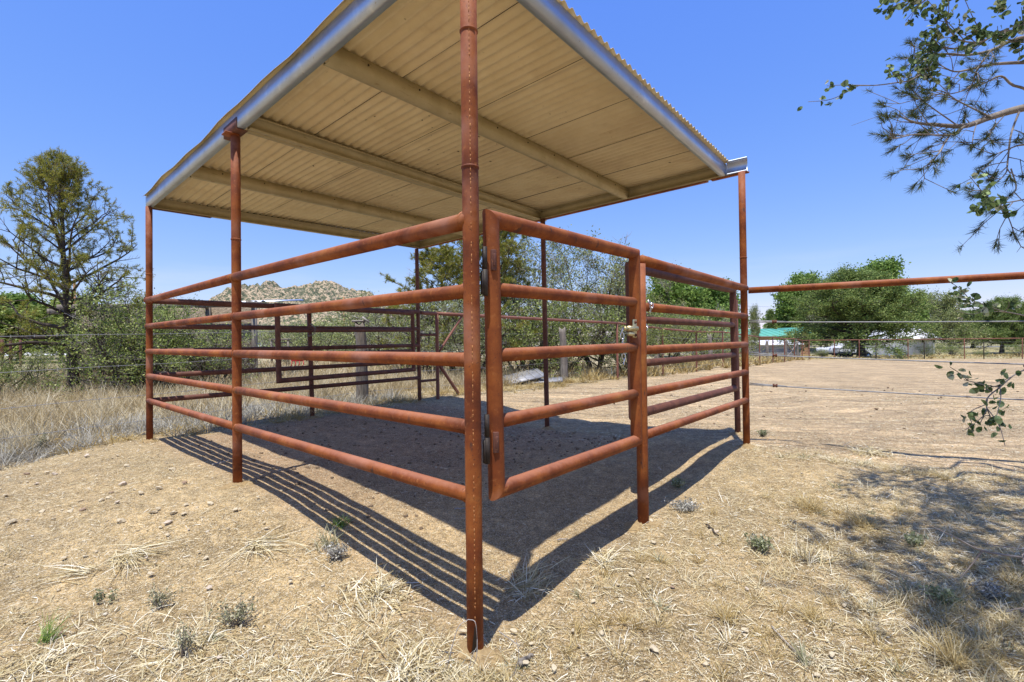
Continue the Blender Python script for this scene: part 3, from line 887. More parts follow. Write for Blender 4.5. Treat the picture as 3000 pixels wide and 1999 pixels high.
t_pipe(pf, 'brace', (-1.262, 8.2, Z(-.40)), (-.93, 8.78, gz(-.93, 8.78) - .05), .028, M_RUSTF, 12)
for px in (2566, 2708, 2882):
    p = on_line(px, tuple(KC), K3); g = gz(*p)
    mb = MB(); mb.box((p[0], p[1], g + .5), (.05, .03, 1.25)); mb.box((p[0], p[1], g + 1.16), (.055, .035, .12)); mb.obj('t_post', M_CAST, pf)
for z in (.2, .45, .7, .95, 1.2):
    pts = [(q[0], q[1], q[2] - 1.45 + z) for q in ftops]
    mb = MB()
    for a, b in zip(pts[:-1], pts[1:]): mb.tube([a, b], .004, 4)
    mb.obj('fence_wire', M_WIRE, pf)
    pts = [(q[0], q[1], q[2] - 1.47 + z) for q in tops[3:]]
    mb = MB()
    for a, b in zip(pts[:-1], pts[1:]): mb.tube([a, b], .004, 4)
    mb.obj('fence_wire', M_WIRE, pf)
mb = MB()
for a, b in zip(ftops[:-1], ftops[1:]):
    a = np.array(a); b = np.array(b); L_ = np.linalg.norm(b - a)
    for k in range(int(L_ / .30)):
        q = a + (b - a) * (k + .5) / int(L_ / .30); mb.tube([q - (0, 0, 1.25), q - (0, 0, .25)], .0025, 3, cap=False)
o = mb.obj('wire_mesh', M_WIRE, pf); o['kind'] = 'stuff'

# ------------------------------------------------------------------ barbed wire fence on wooden posts
bw = thing('barbed_wire_fence', 'barbed wire fence on weathered wooden posts behind the shelter', 'fence', (0, 0, 0))
def wood_post(parent, p, h_, r, lean=(0, 0), seed=0, name='wooden_post'):
    r_ = np.random.RandomState(seed + 90); g = gz(*p); n = 12; k = 14
    V = []
    ph = r_.uniform(0, 6, 5)
    for i in range(k):
        f = i / (k - 1); z = g - .2 + (h_ + .2) * f
        for j in range(n):
            a = j / n * 2 * math.pi
            rr = r * (1.12 - .22 * f) * (1 + .14 * math.sin(3 * a + ph[0]) + .10 * math.sin(5 * a + ph[1] + 2 * f) + .08 * math.sin(9 * f + ph[2] + a)) + r_.uniform(-.03, .03) * r
            V.append((p[0] + lean[0] * f + .25 * r * math.sin(4 * f + ph[3]) + rr * math.cos(a), p[1] + lean[1] * f + rr * math.sin(a), z + (r * .6 * math.sin(2 * a + ph[4]) if i == k - 1 else 0)))
    V = np.array(V)
    i = np.arange(k - 1)[:, None] * n; j = np.arange(n)[None, :]; j2 = (j + 1) % n
    q = np.stack([i + j, i + j2, i + n + j2, i + n + j], -1).reshape(-1, 4)
    mb = MB(); c = len(V); V = np.vstack([V, V[-n:].mean(0) - (0, 0, r * .3)])
    mb.add(V, q, [((k - 1) * n + jj, (k - 1) * n + (jj + 1) % n, c) for jj in range(n)])
    return mb.obj(name, M_WOOD, parent, smooth=True)
wposts = [((-2.48, 7.9), 1.33, .085), ((1.3, 12.4), 1.36, .09)]
for px, h_ in ((1925, 1.25), (2081, 1.4), (2249, 1.35), (2302, 1.4), (2336, 1.4)):
    p = on_line(px, (-2.48, 7.9), (1.3, 12.4)); wposts.append((tuple(p), h_, .085))
wposts.append(((-8.6, .62), 1.3, .08))
for k, (p, h_, r) in enumerate(wposts):
    wood_post(bw, p, h_, r, (random.uniform(-.05, .05), random.uniform(-.05, .05)), k)
a_ = np.array(wposts[5][0]); b_ = np.array(wposts[6][0])
for s0, s1 in ((0, 1), (1, 0)):
    q0 = a_ + (b_ - a_) * s0; q1 = a_ + (b_ - a_) * s1
    mb = MB(); mb.tube([(q0[0], q0[1], gz(*q0) + .1), (q1[0], q1[1], gz(*q1) + 1.25)], .05, 8); mb.obj('wooden_brace', M_WOOD, bw, smooth=True)
order = sorted([w for w in wposts], key=lambda w: w[0][1])
for zi, zr in enumerate((.10, -.27, -.63, -.93)):
    mb = MB(); pts = []
    for w0, w1 in zip(order[:-1], order[1:]):
        a = np.array(w0[0]); b = np.array(w1[0])
        def wz(p): 
            return gz(*p) + [1.22, .86, .50, .20][zi]
        for k in range(14):
            f = k / 14; p = a + (b - a) * f
            pts.append((p[0], p[1], wz(a) * (1 - f) + wz(b) * f - .03 * math.sin(math.pi * f) + .004 * math.sin(k * 2.3)))
    mb.tube(pts, .0028, 5)
    P_ = np.array(pts)
    for k in range(len(P_) - 1):
        if P_[k][1] > 9: break
        for s in range(4):
            q = P_[k] + (P_[k + 1] - P_[k]) * (s + .5) / 4
            mb.tube([q + (.012, -.004, .014), q - (.012, -.004, .014)], .0018, 3, cap=False); mb.tube([q + (-.010, .008, .014), q - (-.010, .008, .014)], .0018, 3, cap=False)
    mb.obj('barbed_wire', M_WIRE, bw)
# broken pale cap board on the big post
mb = MB(); mb.box((-2.50, 7.86, gz(-2.48, 7.9) + 1.36), (.22, .10, .03), .3); mb.box((-2.38, 7.84, gz(-2.48, 7.9) + 1.38), (.14, .03, .025), np.array(Matrix.Rotation(.7, 3, 'Y')))
mb.obj('cap_board', M_DEAD, bw)

# rusty posts at the far left edge
lf_ = thing('pasture_fence', 'old rusty pipe fence seen through the bushes at far left', 'fence', (0, 0, 0))
prev = None
for k, px in enumerate((-160, -60, 6, 31, 60)):
    d_ = 16 + k * 1.6; x_ = X(px, d_); g = gz(x_, d_)
    t_pipe(lf_, 'post', (x_, d_, g - .2), (x_, d_, g + 1.5), .05, M_RUSTD, 10)
    if prev is not None: t_pipe(lf_, 'rail', (prev[0], prev[1], prev[2] + .95), (x_, d_, g + .95), .03, M_RUSTD, 8)
    prev = (x_, d_, g)

# ------------------------------------------------------------------ vegetation
G = lambda *c: c
M_PINE = leaf_mat('pine_needles', [(0, (.12, .14, .022)), (.4, (.27, .28, .045)), (.8, (.42, .40, .07)), (.95, (.50, .42, .10)), (1, (.45, .26, .08))], .4)
M_PINEN = leaf_mat('near_pine_needles', [(0, (.035, .055, .014)), (.5, (.095, .125, .035)), (.9, (.19, .21, .06)), (1, (.40, .24, .06))], .25)
M_OAKG = leaf_mat('grey_green_oak_leaves', [(0, (0.108, 0.140, 0.045)), (.5, (0.256, 0.299, 0.098)), (.85, (0.450, 0.480, 0.180)), (1, (0.620, 0.620, 0.326))], .25)
M_SHRUB = leaf_mat('shrub_leaves', [(0, (0.107, 0.154, 0.033)), (.5, (0.257, 0.330, 0.075)), (.85, (0.468, 0.536, 0.141)), (1, (0.620, 0.620, 0.281))], .30)
M_GREEN = leaf_mat('bright_green_leaves', [(0, (0.081, 0.144, 0.027)), (.5, (0.175, 0.281, 0.056)), (.9, (0.312, 0.438, 0.100)), (1, (0.413, 0.525, 0.163))], .35)
M_JUN = leaf_mat('juniper_green', [(0, (0.091, 0.146, 0.037)), (.5, (0.195, 0.268, 0.071)), (.9, (0.329, 0.403, 0.116)), (1, (0.390, 0.439, 0.146))], .3)
M_DRYG = leaf_mat('dry_grass', [(0, (.26, .17, .06)), (.4, (.46, .34, .13)), (.8, (.62, .50, .25)), (1, (.78, .70, .46))], .25, .7)
M_DRYF = leaf_mat('pale_field_grass', [(0, (.24, .17, .08)), (.4, (.44, .345, .18)), (.8, (.60, .52, .34)), (1, (.76, .70, .54))], .25, .7)
M_STRAW = leaf_mat('bleached_straw', [(0, (.34, .25, .11)), (.35, (.56, .46, .24)), (.75, (.76, .68, .46)), (1, (.88, .84, .70))], .1, .7)
M_SILV = leaf_mat('silver_weed', [(0, (.24, .23, .18)), (.4, (.40, .38, .32)), (.8, (.58, .56, .48)), (1, (.74, .72, .64))], .15, .8)
M_SAGE = leaf_mat('grey_green_weed', [(0, (.18, .18, .09)), (.5, (.35, .35, .21)), (.85, (.55, .51, .34)), (1, (.68, .63, .48))], .2, .8)

def leaves_at(mb, C, D, size, r, kind='leaf', n=1):
    """C: m x 3 points, D: m x 3 directions"""
    m = len(C)
    if kind == 'needle':
        w = size * .055
    d = D / np.maximum(np.linalg.norm(D, axis=1), 1e-6)[:, None]
    ref = r.normal(size=(m, 3)); s = np.cross(d, ref); s /= np.maximum(np.linalg.norm(s, axis=1), 1e-6)[:, None]
    L_ = size * r.uniform(.6, 1.3, m)[:, None]
    a = r.rand(m) ** 1.2
    if kind == 'needle':
        wd = size * .075
        P = np.stack([C - s * wd, C + s * wd, C + d * L_], 1)
        mb.tris(P, a)
    else:
        wd = L_ * .30; up = np.cross(s, d)
        P = np.stack([C, C + d * L_ * .5 + s * wd + up * L_ * .08, C + d * L_, C + d * L_ * .5 - s * wd + up * L_ * .08], 1)
        mb.quads(P, a)

def rot_dir(d, az, el_off):
    pass

def grow(seed, H, R, base=.2, nmain=26, nsub=7, ntwig=5, el0=.1, el1=1.1, prof=None, thick=.1, lean=(0, 0), stems=1, wander=.12, droop=0.0,
         leaf='leaf', nleaf=8, lsize=.05, spread=.10, bare=0.0, flat=.6, twr=.004, az_bias=None, inner=.3):
    """trunk(s), limbs, sub-limbs and twigs; returns wood mesh builder, foliage mesh builder"""
    r = np.random.RandomState(seed)
    wood, fol, twigs = MB(), MB(), MB()
    Cs, Ds = [], []
    if prof is None: prof = lambda t: 1 - .75 * t
    def curve(p, d, L_, k, w_, up=0.0):
        pts = [np.array(p, float)]; d = d / np.linalg.norm(d)
        for i in range(k):
            d = d + r.normal(size=3) * w_ + np.array([0, 0, up]); d /= np.linalg.norm(d)
            pts.append(pts[-1] + d * L_ / k)
        return np.array(pts), d
    for st in range(stems):
        if stems == 1:
            tp, _ = curve((0, 0, -.1), np.array([lean[0], lean[1], 1.0]), H * .97, 9, wander * .35, .02)
            th = thick
        else:
            a = st * 2.4 + r.uniform(-.3, .3); tl = r.uniform(.15, .75)
            hh = H * r.uniform(.75, 1.0)
            tp, _ = curve((.06 * math.cos(a), .06 * math.sin(a), -.1), np.array([tl * math.cos(a), tl * math.sin(a), 1.0]), hh, 8, wander * .6, .05)
            th = thick * r.uniform(.5, 1)
        tr = th * (1 - .92 * (np.arange(len(tp)) / (len(tp) - 1)) ** .9) + .004
        tr[0] *= 1.35
        wood.tube(tp, tr, 9, cap=False)
        nm = nmain if stems == 1 else max(3, nmain // stems)
        for k in range(nm):
            t = base + (1 - base) * (k + r.uniform(0, .8)) / nm
            t = min(t, .985)
            f = t * (len(tp) - 1); i = int(f); p = tp[i] + (tp[min(i + 1, len(tp) - 1)] - tp[i]) * (f - i)
            az = k * 2.399 + r.uniform(-.5, .5) + seed
            tt = (t - base) / (1 - base)
            el = el0 + (el1 - el0) * tt + r.uniform(-.15, .15)
            L_ = R * prof(tt) * r.uniform(.75, 1.12)
            if az_bias: L_ *= az_bias(az)
            d = np.array([math.cos(az) * math.cos(el), math.sin(az) * math.cos(el), math.sin(el)])
            r0 = max(.006, th * .42 * (1 - .75 * tt) * min(1, L_ / R + .2))
            bp, _ = curve(p, d, L_, 6, wander, .05 - droop)
            wood.tube(bp, r0 * (1 - .85 * np.linspace(0, 1, 7)) + .003, 6, cap=False)
            for s in range(nsub):
                fs = .22 + .78 * (s + r.rand()) / nsub; fs = min(fs, .995)
                ff = fs * 6; ii = int(ff); ps = bp[ii] + (bp[min(ii + 1, 6)] - bp[ii]) * (ff - ii)
                dm = bp[min(ii + 1, 6)] - bp[ii]; dm /= np.linalg.norm(dm) + 1e-9
                side = r.normal(size=3); side[2] *= flat; side -= side @ dm * dm; side /= np.linalg.norm(side) + 1e-9
                ds = dm * .7 + side * .9 + np.array([0, 0, .25])
                Ls = L_ * (.50 - .28 * fs) * r.uniform(.6, 1.2) + R * .05
                sp, de = curve(ps, ds, Ls, 3, wander * 1.3, .04 - droop)
                wood.tube(sp, max(twr * 1.2, r0 * .30) * (1 - .6 * np.linspace(0, 1, 4)), 4, cap=False)
                dead = r.rand() < bare
                for w_ in range(ntwig):
                    fw = .25 + .75 * (w_ + r.rand()) / ntwig; fw = min(fw, .99) * 3; iw = int(fw)
                    pw = sp[iw] + (sp[min(iw + 1, 3)] - sp[iw]) * (fw - iw)
                    dw = de * .6 + r.normal(size=3) * .6 + np.array([0, 0, .25]); dw /= np.linalg.norm(dw)
                    lw = spread * r.uniform(.7, 1.6)
                    q1 = pw + dw * lw * .5 + r.normal(size=3) * lw * .06; q2 = q1 + dw * lw * .5 + r.normal(size=3) * lw * .08
                    twigs.tube([pw, q1, q2], [twr, twr * .8, twr * .4], 3, cap=False)
                    if dead: continue
                    if leaf == 'needle':
                        c = np.repeat(q2[None], nleaf, 0) - dw * lw * .9 * r.rand(nleaf, 1) + r.normal(size=(nleaf, 3)) * lsize * .12
                        dd = dw * .8 + r.normal(size=(nleaf, 3)) * .9
                    else:
                        c = q2 + r.normal(size=(nleaf, 3)) * lw * .42
                        c[: nleaf // 3] = pw + (q2 - pw) * r.rand(nleaf // 3, 1)
                        dd = r.normal(size=(nleaf, 3)) + dw * .6
                    Cs.append(c); Ds.append(dd)
    if Cs:
        leaves_at(fol, np.vstack(Cs), np.vstack(Ds), lsize, r, leaf)
    return wood, twigs, fol

def plant(name, label, cat, loc, g, m_leaf, m_wood=M_BARK, m_twig=M_TWIG, group=None, rz=0.0, trunk='trunk', crown='crown'):
    t = thing(name, label, cat, loc, rz, group)
    w = g[0].obj(trunk, m_wood, t, smooth=True)
    if g[1].n: 
        o = g[1].obj('twigs', m_twig, t); o['kind'] = 'stuff'
    if g[2].n: g[2].obj(crown, m_leaf, t)
    return t
def replant(src, label, loc, rz, s, group=None, m_leaf=None):
    t = src.copy(); COL.objects.link(t)
    t.location = loc; t.rotation_euler = (0, 0, rz); t.scale = (s[0], s[1], s[2]) if hasattr(s, '__len__') else (s, s, s)
    t['label'] = label
    if group: t['group'] = group
    elif 'group' in t: del t['group']
    for ch in list(src.children):
        c = ch.copy(); COL.objects.link(c); c.parent = t
        if m_leaf is not None and ch.name.startswith('crown'):
            c.material_slots[0].link = 'OBJECT'; c.material_slots[0].material = m_leaf
    return t
def at(px, d, dz=0.0):
    x = X(px, d); return (x, d, gz(x, d) + dz)

# the pinyon at left
g = grow(3, 5.3, 2.0, base=.22, nmain=46, nsub=8, ntwig=8, el0=.05, el1=1.15, thick=.115, lean=(-.055, 0), wander=.13,
         prof=lambda t: (1.02 - .25 * t if t < .35 else 1.10 * (1 - t) ** .62 + .10) * .96, leaf='needle', nleaf=25, lsize=.072, spread=.13, bare=.20, twr=.0035, flat=.7)
pin = plant('pinyon_pine', 'tall dark-trunked pinyon pine with open crown at left of the shelter', 'pine tree', at(212, 11.2), g, M_PINE, rz=1.0)

# thicket shrubs: grey-green oak scrub, three different plants reused
gs1 = grow(11, 2.3, 1.35, base=.12, nmain=36, nsub=6, ntwig=5, el0=.15, el1=1.2, thick=.045, stems=6, wander=.2, nleaf=11, lsize=.046, spread=.17, bare=.22, twr=.0035, prof=lambda t: 1 - .5 * t)
gs2 = grow(12, 2.0, 1.5, base=.08, nmain=35, nsub=6, ntwig=5, el0=.1, el1=1.2, thick=.04, stems=7, wander=.22, nleaf=9, lsize=.042, spread=.17, bare=.42, twr=.0035, prof=lambda t: 1 - .45 * t)
gt1 = grow(13, 3.9, 2.1, base=.10, nmain=48, nsub=7, ntwig=6, el0=.1, el1=1.2, thick=.075, stems=5, wander=.2, nleaf=11, lsize=.058, spread=.20, bare=.34, twr=.005, prof=lambda t: 1.05 - .6 * t)
s1 = plant('oak_shrub', 'leafy grey-green shrub between the pinyon trunk and the far left post', 'shrub', at(372, 10.9), gs1, M_SHRUB, m_twig=M_TWIG, group='shrubs behind the barbed wire at left')
GL = 'shrubs behind the barbed wire at left'
replant(s1, 'low green shrub before the pale gravel at the far left edge', at(-5, 10.4), 2.0, (.7, .7, .40), GL)
s2 = plant('oak_shrub', 'twiggy half-bare shrub just left of the far left shelter post', 'shrub', at(415, 11.5), gs2, M_SHRUB, m_twig=M_DEAD, group=GL)
replant(s1, 'green shrub seen between the two left posts of the shelter', at(510, 11.2), 4.0, (1.0, 1.0, .76), GL)
replant(s2, 'tangled dry shrub in front of the old board shed', at(625, 12.0), 1.1, (.9, .9, .70), GL)
replant(s2, 'straggly shrub directly right of the pinyon trunk', at(290, 12.8), 3.0, (.8, .8, .80), GL)
replant(s2, 'low twiggy shrub filling the gap left of the pinyon trunk', at(105, 12.6), 5.2, (.7, .7, .44), GL)
replant(s1, 'taller green shrub behind the far left shelter post', at(452, 12.6), .6, (1.0, 1.0, .95), GL)

# the tall thicket behind the shelter
GT = 'scrub oaks and pines behind the shelter'
t1 = plant('scrub_oak', 'tall grey twiggy scrub oak right of the near gate stile', 'tree', at(1560, 14.6), gt1, M_OAKG, m_twig=M_DEAD, group=GT)
replant(t1, 'scrub oak with domed crown left of the middle post', at(1745, 15.2), 2.2, (1.0, 1.0, 1.02), GT)
gp2 = grow(23, 4.6, 1.9, base=.15, nmain=40, nsub=7, ntwig=6, el0=.1, el1=1.1, thick=.10, wander=.15, leaf='needle', nleaf=36, lsize=.10, spread=.14, bare=.18, twr=.004, prof=lambda t: 1.05 * (1 - t) ** .5 + .12)
p2_ = plant('pinyon_pine', 'yellow-green pine between the near post and the gate stile', 'pine tree', at(1432, 14.2), gp2, M_PINE, m_twig=M_DEAD, group=GT, rz=.7)
replant(p2_, 'yellow-green pine just left of the near corner post', at(1325, 14.8), 2.9, (1.05, 1.05, .84), GT)
replant(t1, 'low grey scrub oak filling the thicket behind the near post', at(1395, 12.9), 4.1, (.62, .62, .52), GT)
replant(s2, 'dry silver shrub at the left end of the thicket', at(1262, 13.6), 2.0, (1.05, 1.05, 1.05), GT)
replant(s1, 'dark green shrub under the pines beside the small wooden post', at(1530, 13.4), 1.0, (1.05, 1.05, .95), GT, M_SHRUB)
replant(s1, 'bright shrub behind the wooden post in the thicket', at(1660, 14.1), 3.3, (1.15, 1.15, .95), GT)
replant(s1, 'green shrub at the right end of the thicket by the middle post', at(1835, 15.6), 5.0, (1.05, 1.05, 1.10), GT)
replant(t1, 'scrub oak with bare top branches behind the latch', at(1850, 18.2), .4, (.92, .92, .95), GT)
s3 = replant(s1, 'bright green shrub right of the middle post behind the pipe fence', at(1955, 19.0), 2.6, (1.25, 1.25, .98), GT, M_SHRUB)
replant(s2, 'dead pale branching shrub beyond the arena fence', at(2060, 23.5), 2.6, (1.5, 1.5, 1.25), GT)
replant(s1, 'green shrub beyond the dead pale shrub at the arena fence', at(2048, 26.0), 1.6, (1.6, 1.6, 1.0), GT)
replant(s2, 'dry brush under the dark timber wall beyond the fence', at(2140, 31.0), 3.6, (1.7, 1.7, .9), GT)

# scrub on the plain seen through the rear rails
GP = 'scrub on the dry plain below the hill'
sp = [(822, 30, 1.5, .8, 'small green bush left of the rear gate stile', M_SHRUB), (910, 26, 1.9, .95, 'round grey-green bush right of the rear gate stile', M_OAKG), (1060, 34, 2.2, 1.3, 'bushy scrub between the back posts', M_SHRUB),
      (1115, 22, 2.0, 1.35, 'large grey-green bush left of the back corner post', M_OAKG), (1190, 17, 1.3, 1.15, 'grey bush right behind the back corner post', M_OAKG), (1010, 45, 3, 1.4, 'far green bush below the tan house', M_SHRUB),
      (770, 70, 3, 1.4, 'distant bush next to the parked car', M_SHRUB), (880, 85, 6, 2.2, 'distant green scrub at the foot of the hill', M_SHRUB), (1090, 75, 6, 2.4, 'far scrub at the right foot of the hill', M_GREEN), (960, 60, 4, 1.3, 'far flat bush in the dry field', M_OAKG), (1180, 60, 5, 2.2, 'distant bush right of the back corner post', M_OAKG), (1010, 95, 9, 2.0, 'long dark scrub far behind the wooden post', M_JUN)]
for k, (px, d, s, sz, lab, ml) in enumerate(sp):
    replant(s1 if k % 2 else s2, lab, at(px, d), k * 1.3, (s, s, sz), GP, ml)
# trees far left behind the gravel
gb1 = grow(31, 5.2, 2.7, base=.18, nmain=34, nsub=7, ntwig=6, el0=.15, el1=1.15, thick=.16, wander=.15, nleaf=26, lsize=.21, spread=.42, twr=.01, prof=lambda t: 1.05 - .45 * t, flat=.9)
GF = 'trees far beyond the fences'
b1 = plant('cottonwood', 'broad bright green tree right of the middle post', 'tree', at(1985, 41, -.2), gb1, M_GREEN, group=GF)
b1.scale = (1.2, 1.2, 1.12)
def far(src, lab, px, d, s, rz, ml=None, dz=0): return replant(src, lab, at(px, d, dz), rz, s, GF, ml)
far(b1, 'bright green tree just left of the right corner post', 2085, 72, (1.9, 1.9, 1.55), 2.0)
far(b1, 'wide green tree on the skyline left of the big juniper', 2345, 82, (1.95, 1.95, 1.95), 4.0)
far(b1, 'dark green tree rising behind the green roof', 2420, 88, (1.8, 1.8, 1.7), 1.0)
far(b1, 'tall green tree crest rising above the big juniper', 2560, 84, (2.3, 2.3, 2.28), 3.2)
far(b1, 'distant green tree on the left skyline', 60, 48, (1.5, 1.5, .95), 2.4)
far(b1, 'yellow-green tree low behind the gravel at left', 180, 42, (1.3, 1.3, .85), 5.0, M_SHRUB)
far(b1, 'pale bushy tree at the far left beyond the gravel', -40, 40, (1.3, 1.3, .85), 1.0, M_SHRUB)
far(b1, 'small bright young tree on the far lawn', 2950, 74, (.42, .42, .62), 1.0)
gj = grow(41, 8.6, 4.6, base=.24, nmain=60, nsub=9, ntwig=7, el0=.02, el1=1.15, thick=.34, wander=.12, nleaf=36, lsize=.14, spread=.42, twr=.012, prof=lambda t: 1.02 * (1 - t) ** .40 + .12, droop=.012, flat=.9)
j1 = plant('juniper', 'huge dense dark juniper standing before the white garage', 'juniper tree', at(2524, 42, -.1), gj, M_JUN, group=GF)
j1.scale = (1.06, 1.06, .74)
gm = grow(43, 4.4, 2.8, base=.22, nmain=34, nsub=7, ntwig=6, el0=.2, el1=1.1, thick=.2, wander=.2, nleaf=14, lsize=.13, spread=.32, twr=.01, bare=.12, prof=lambda t: 1.0 - .35 * t, flat=.7)
m1 = plant('mesquite', 'open-crowned grey-green tree right of the white garage', 'tree', at(2785, 56), gm, M_OAKG, group=GF)
m1.scale = (1.0, 1.0, 1.28)
far(j1, 'dark rounded juniper at the right edge by the road', 2935, 66, (.82, .82, .72), 2.0)
far(m1, 'thin sparse tree in front of the green roof', 2208, 50, (.28, .28, .95), 2.6)
far(m1, 'dry brownish tree between green roof and juniper', 2404, 74, (.85, .85, 1.35), 1.0, M_SAGE)
far(j1, 'green bank of juniper behind the power pole', 2850, 84, (.85, .85, .62), .5)
far(j1, 'dark juniper beyond the road at the right edge', 3040, 80, (.9, .9, .70), 4.5)
far(m1, 'olive tree behind the right shoulder of the big juniper', 2690, 84, (1.4, 1.4, 1.7), 4.5)
gc = grow(47, 6.5, 1.1, base=.1, nmain=46, nsub=5, ntwig=5, el0=0, el1=.9, thick=.14, wander=.06, nleaf=14, lsize=.16, spread=.25, twr=.01, prof=lambda t: 1.0 - .93 * t, flat=.5)
c1_ = plant('spruce', 'slim pointed conifer just right of the right corner post', 'conifer', at(2262, 78), gc, M_JUN, group=GF)
c1_.scale = (1.0, 1.0, 1.05)
# garden shrubs along the far fence
GG = 'garden shrubs along the far fence'
for k, (px, d, s, sz, lab) in enumerate(((2712, 40, .5, .42, 'leafy garden shrub in front of the garage doors'), (2790, 41, .75, .42, 'wide garden shrub right of the garage'), (2985, 38, .65, .42, 'green garden shrub at the right edge of the lawn'),
        (2640, 41, .4, .25, 'low garden shrub under the long garage wall'), (2874, 38, .4, .22, 'lowest garden shrub beside a thin fence stake'), (2405, 40, .45, .3, 'dry garden shrub left of the trailer'), (2752, 64, .9, .75, 'dark bush at the right corner of the garage'))):
    replant(s1, lab, at(px, d), k * 1.7, (s, s, sz), GG)

# ---- near trees on the right, out of the frame except for their branches
def px3(px, py, d):
    """a real point at distance d from where the branch was seen"""
    dx, dy = px - 1500, py - 999.5
    ro = -.0132
    u = dx * math.cos(ro) + dy * math.sin(ro); v = -dx * math.sin(ro) + dy * math.cos(ro)
    return np.array([u / F * d, d, CAMZ - v / F * d])
def smooth_path(P, k=5):
    P = np.array(P, float); out = []
    Q = np.vstack([2 * P[0] - P[1], P, 2 * P[-1] - P[-2]])
    for i in range(1, len(Q) - 2):
        for s in range(k):
            t = s / k
            out.append(.5 * ((2 * Q[i]) + (-Q[i - 1] + Q[i + 1]) * t + (2 * Q[i - 1] - 5 * Q[i] + 4 * Q[i + 1] - Q[i + 2]) * t * t + (-Q[i - 1] + 3 * Q[i] - 3 * Q[i + 1] + Q[i + 2]) * t ** 3))
    out.append(P[-1]); return np.array(out)
r9 = np.random.RandomState(99)
pine_w, pine_t, pine_n = MB(), MB(), MB()
def tuft(c, d, n=46, ln=.045, mbn=None, span=.05, w_=.0010):
    d = d / np.linalg.norm(d)
    C = c - d * span * r9.rand(n, 1); D = d * .8 + r9.normal(size=(n, 3)) * .46
    D /= np.linalg.norm(D, axis=1)[:, None]
    s = np.cross(D, r9.normal(size=(n, 3))); s /= np.linalg.norm(s, axis=1)[:, None]
    L_ = ln * r9.uniform(.7, 1.15, (n, 1))
    mid = C + D * L_ * .55 + np.array([0, 0, -.002])
    P = np.stack([C - s * w_, C + s * w_, mid + s * w_ * .9, mid - s * w_ * .9], 1); a = r9.rand(n) ** 1.1 * (.9) 
    (mbn or pine_n).quads(P, a)
    P = np.stack([mid - s * w_ * .9, mid + s * w_ * .9, C + D * L_], 1); (mbn or pine_n).tris(P, a)
trunk_p = np.array([(4.55, 1.35, -.1), (4.45, 1.45, .9), (4.5, 1.6, 1.9), (4.35, 1.7, 2.9), (4.4, 1.8, 3.9), (4.3, 1.8, 5.0)])
tk = smooth_path(trunk_p); pine_w.tube(tk, np.linspace(.16, .03, len(tk)), 12, cap=False)
def near_tk(p): return tk[np.argmin(np.abs(tk[:, 2] - (p[2] - .25)))]
limbs = [  # (path in pixels, distance at the start and end, radius at start)
    ([(3150, 300), (3000, 322), (2900, 350), (2826, 375), (2732, 371), (2675, 364), (2624, 341)], 3.1, 2.9, .020),
    ([(2826, 375), (2790, 398), (2750, 402), (2680, 400), (2632, 410), (2596, 416)], 2.97, 2.85, .007),
    ([(2780, 404), (2764, 428), (2750, 454), (2722, 484), (2690, 505)], 2.9, 2.8, .006),
    ([(2900, 350), (2860, 330), (2800, 300), (2760, 275), (2700, 268)], 3.05, 3.0, .006),
    ([(2800, 372), (2720, 316), (2690, 290), (2660, 262)], 2.98, 3.05, .004),
    ([(3150, 190), (3000, 190), (2900, 196), (2840, 210), (2790, 216), (2740, 190)], 3.3, 3.1, .010),
    ([(3150, 120), (3000, 115), (2900, 155), (2830, 168), (2760, 165), (2700, 175), (2645, 205)], 3.2, 3.0, .009),
    ([(2900, 155), (2860, 210), (2840, 260), (2780, 282), (2700, 280)], 3.1, 3.05, .006),
    ([(3150, 420), (3000, 430), (2960, 440), (2900, 465)], 3.0, 2.9, .006),
    ([(2985, 330), (2960, 400), (2950, 480), (2940, 520), (2870, 576)], 2.95, 2.8, .006),
    ([(2950, 480), (2900, 490), (2862, 510)], 2.9, 2.85, .003),
    ([(2960, 500), (2975, 560), (2940, 600), (2960, 660), (2975, 705)], 2.9, 2.8, .004),
    ([(2860, 365), (2850, 400), (2845, 440)], 2.95, 2.9, .003),
    ([(3150, 250), (2985, 262), (2930, 230), (2880, 250), (2850, 235)], 3.3, 3.2, .008),
    ([(2940, 345), (2900, 395), (2905, 430)], 3.0, 2.95, .003)]
for pts, d0, d1, r0 in limbs:
    n_ = len(pts)
    P = [px3(p[0], p[1], d0 + (d1 - d0) * i / (n_ - 1) + .03 * math.sin(i * 2.1 + p[1])) for i, p in enumerate(pts)]
    if pts[0][0] > 3100: P = [near_tk(P[0])] + P
    S = smooth_path(P)
    (pine_w if r0 > .005 else pine_t).tube(S, np.linspace(r0 * (1.6 if pts[0][0] > 3100 else 1), .0022, len(S)), 7, cap=False)
    tuft(S[-1], S[-1] - S[-2], 70, .05)
    start = 14 if pts[0][0] > 3100 else 4
    for i in range(start, len(S) - 1):
        if r9.rand() < .62:
            d = S[i + 1] - S[i - 1]; d /= np.linalg.norm(d); o_ = r9.normal(size=3); o_ -= o_ @ d * d; o_ /= np.linalg.norm(o_)
            dd = d * .8 + o_ * .8; L_ = r9.uniform(.06, .20)
            e = S[i] + dd * L_; m_ = S[i] + dd * L_ * .5 + r9.normal(size=3) * .012
            pine_t.tube([S[i], m_, e], [.0028, .002, .0015], 5, cap=False)
            tuft(e, dd, 62, .055)
            if r9.rand() < .6:
                o2 = r9.normal(size=3) * .6; e2 = m_ + (dd + o2) * L_ * .6; pine_t.tube([m_, e2], [.002, .0014], 4, cap=False); tuft(e2, dd + o2, 36, .042)
            if r9.rand() < .3:
                e3 = m_ + r9.normal(size=3) * .10; pine_t.tube([m_, e3], [.0018, .001], 4, cap=False)
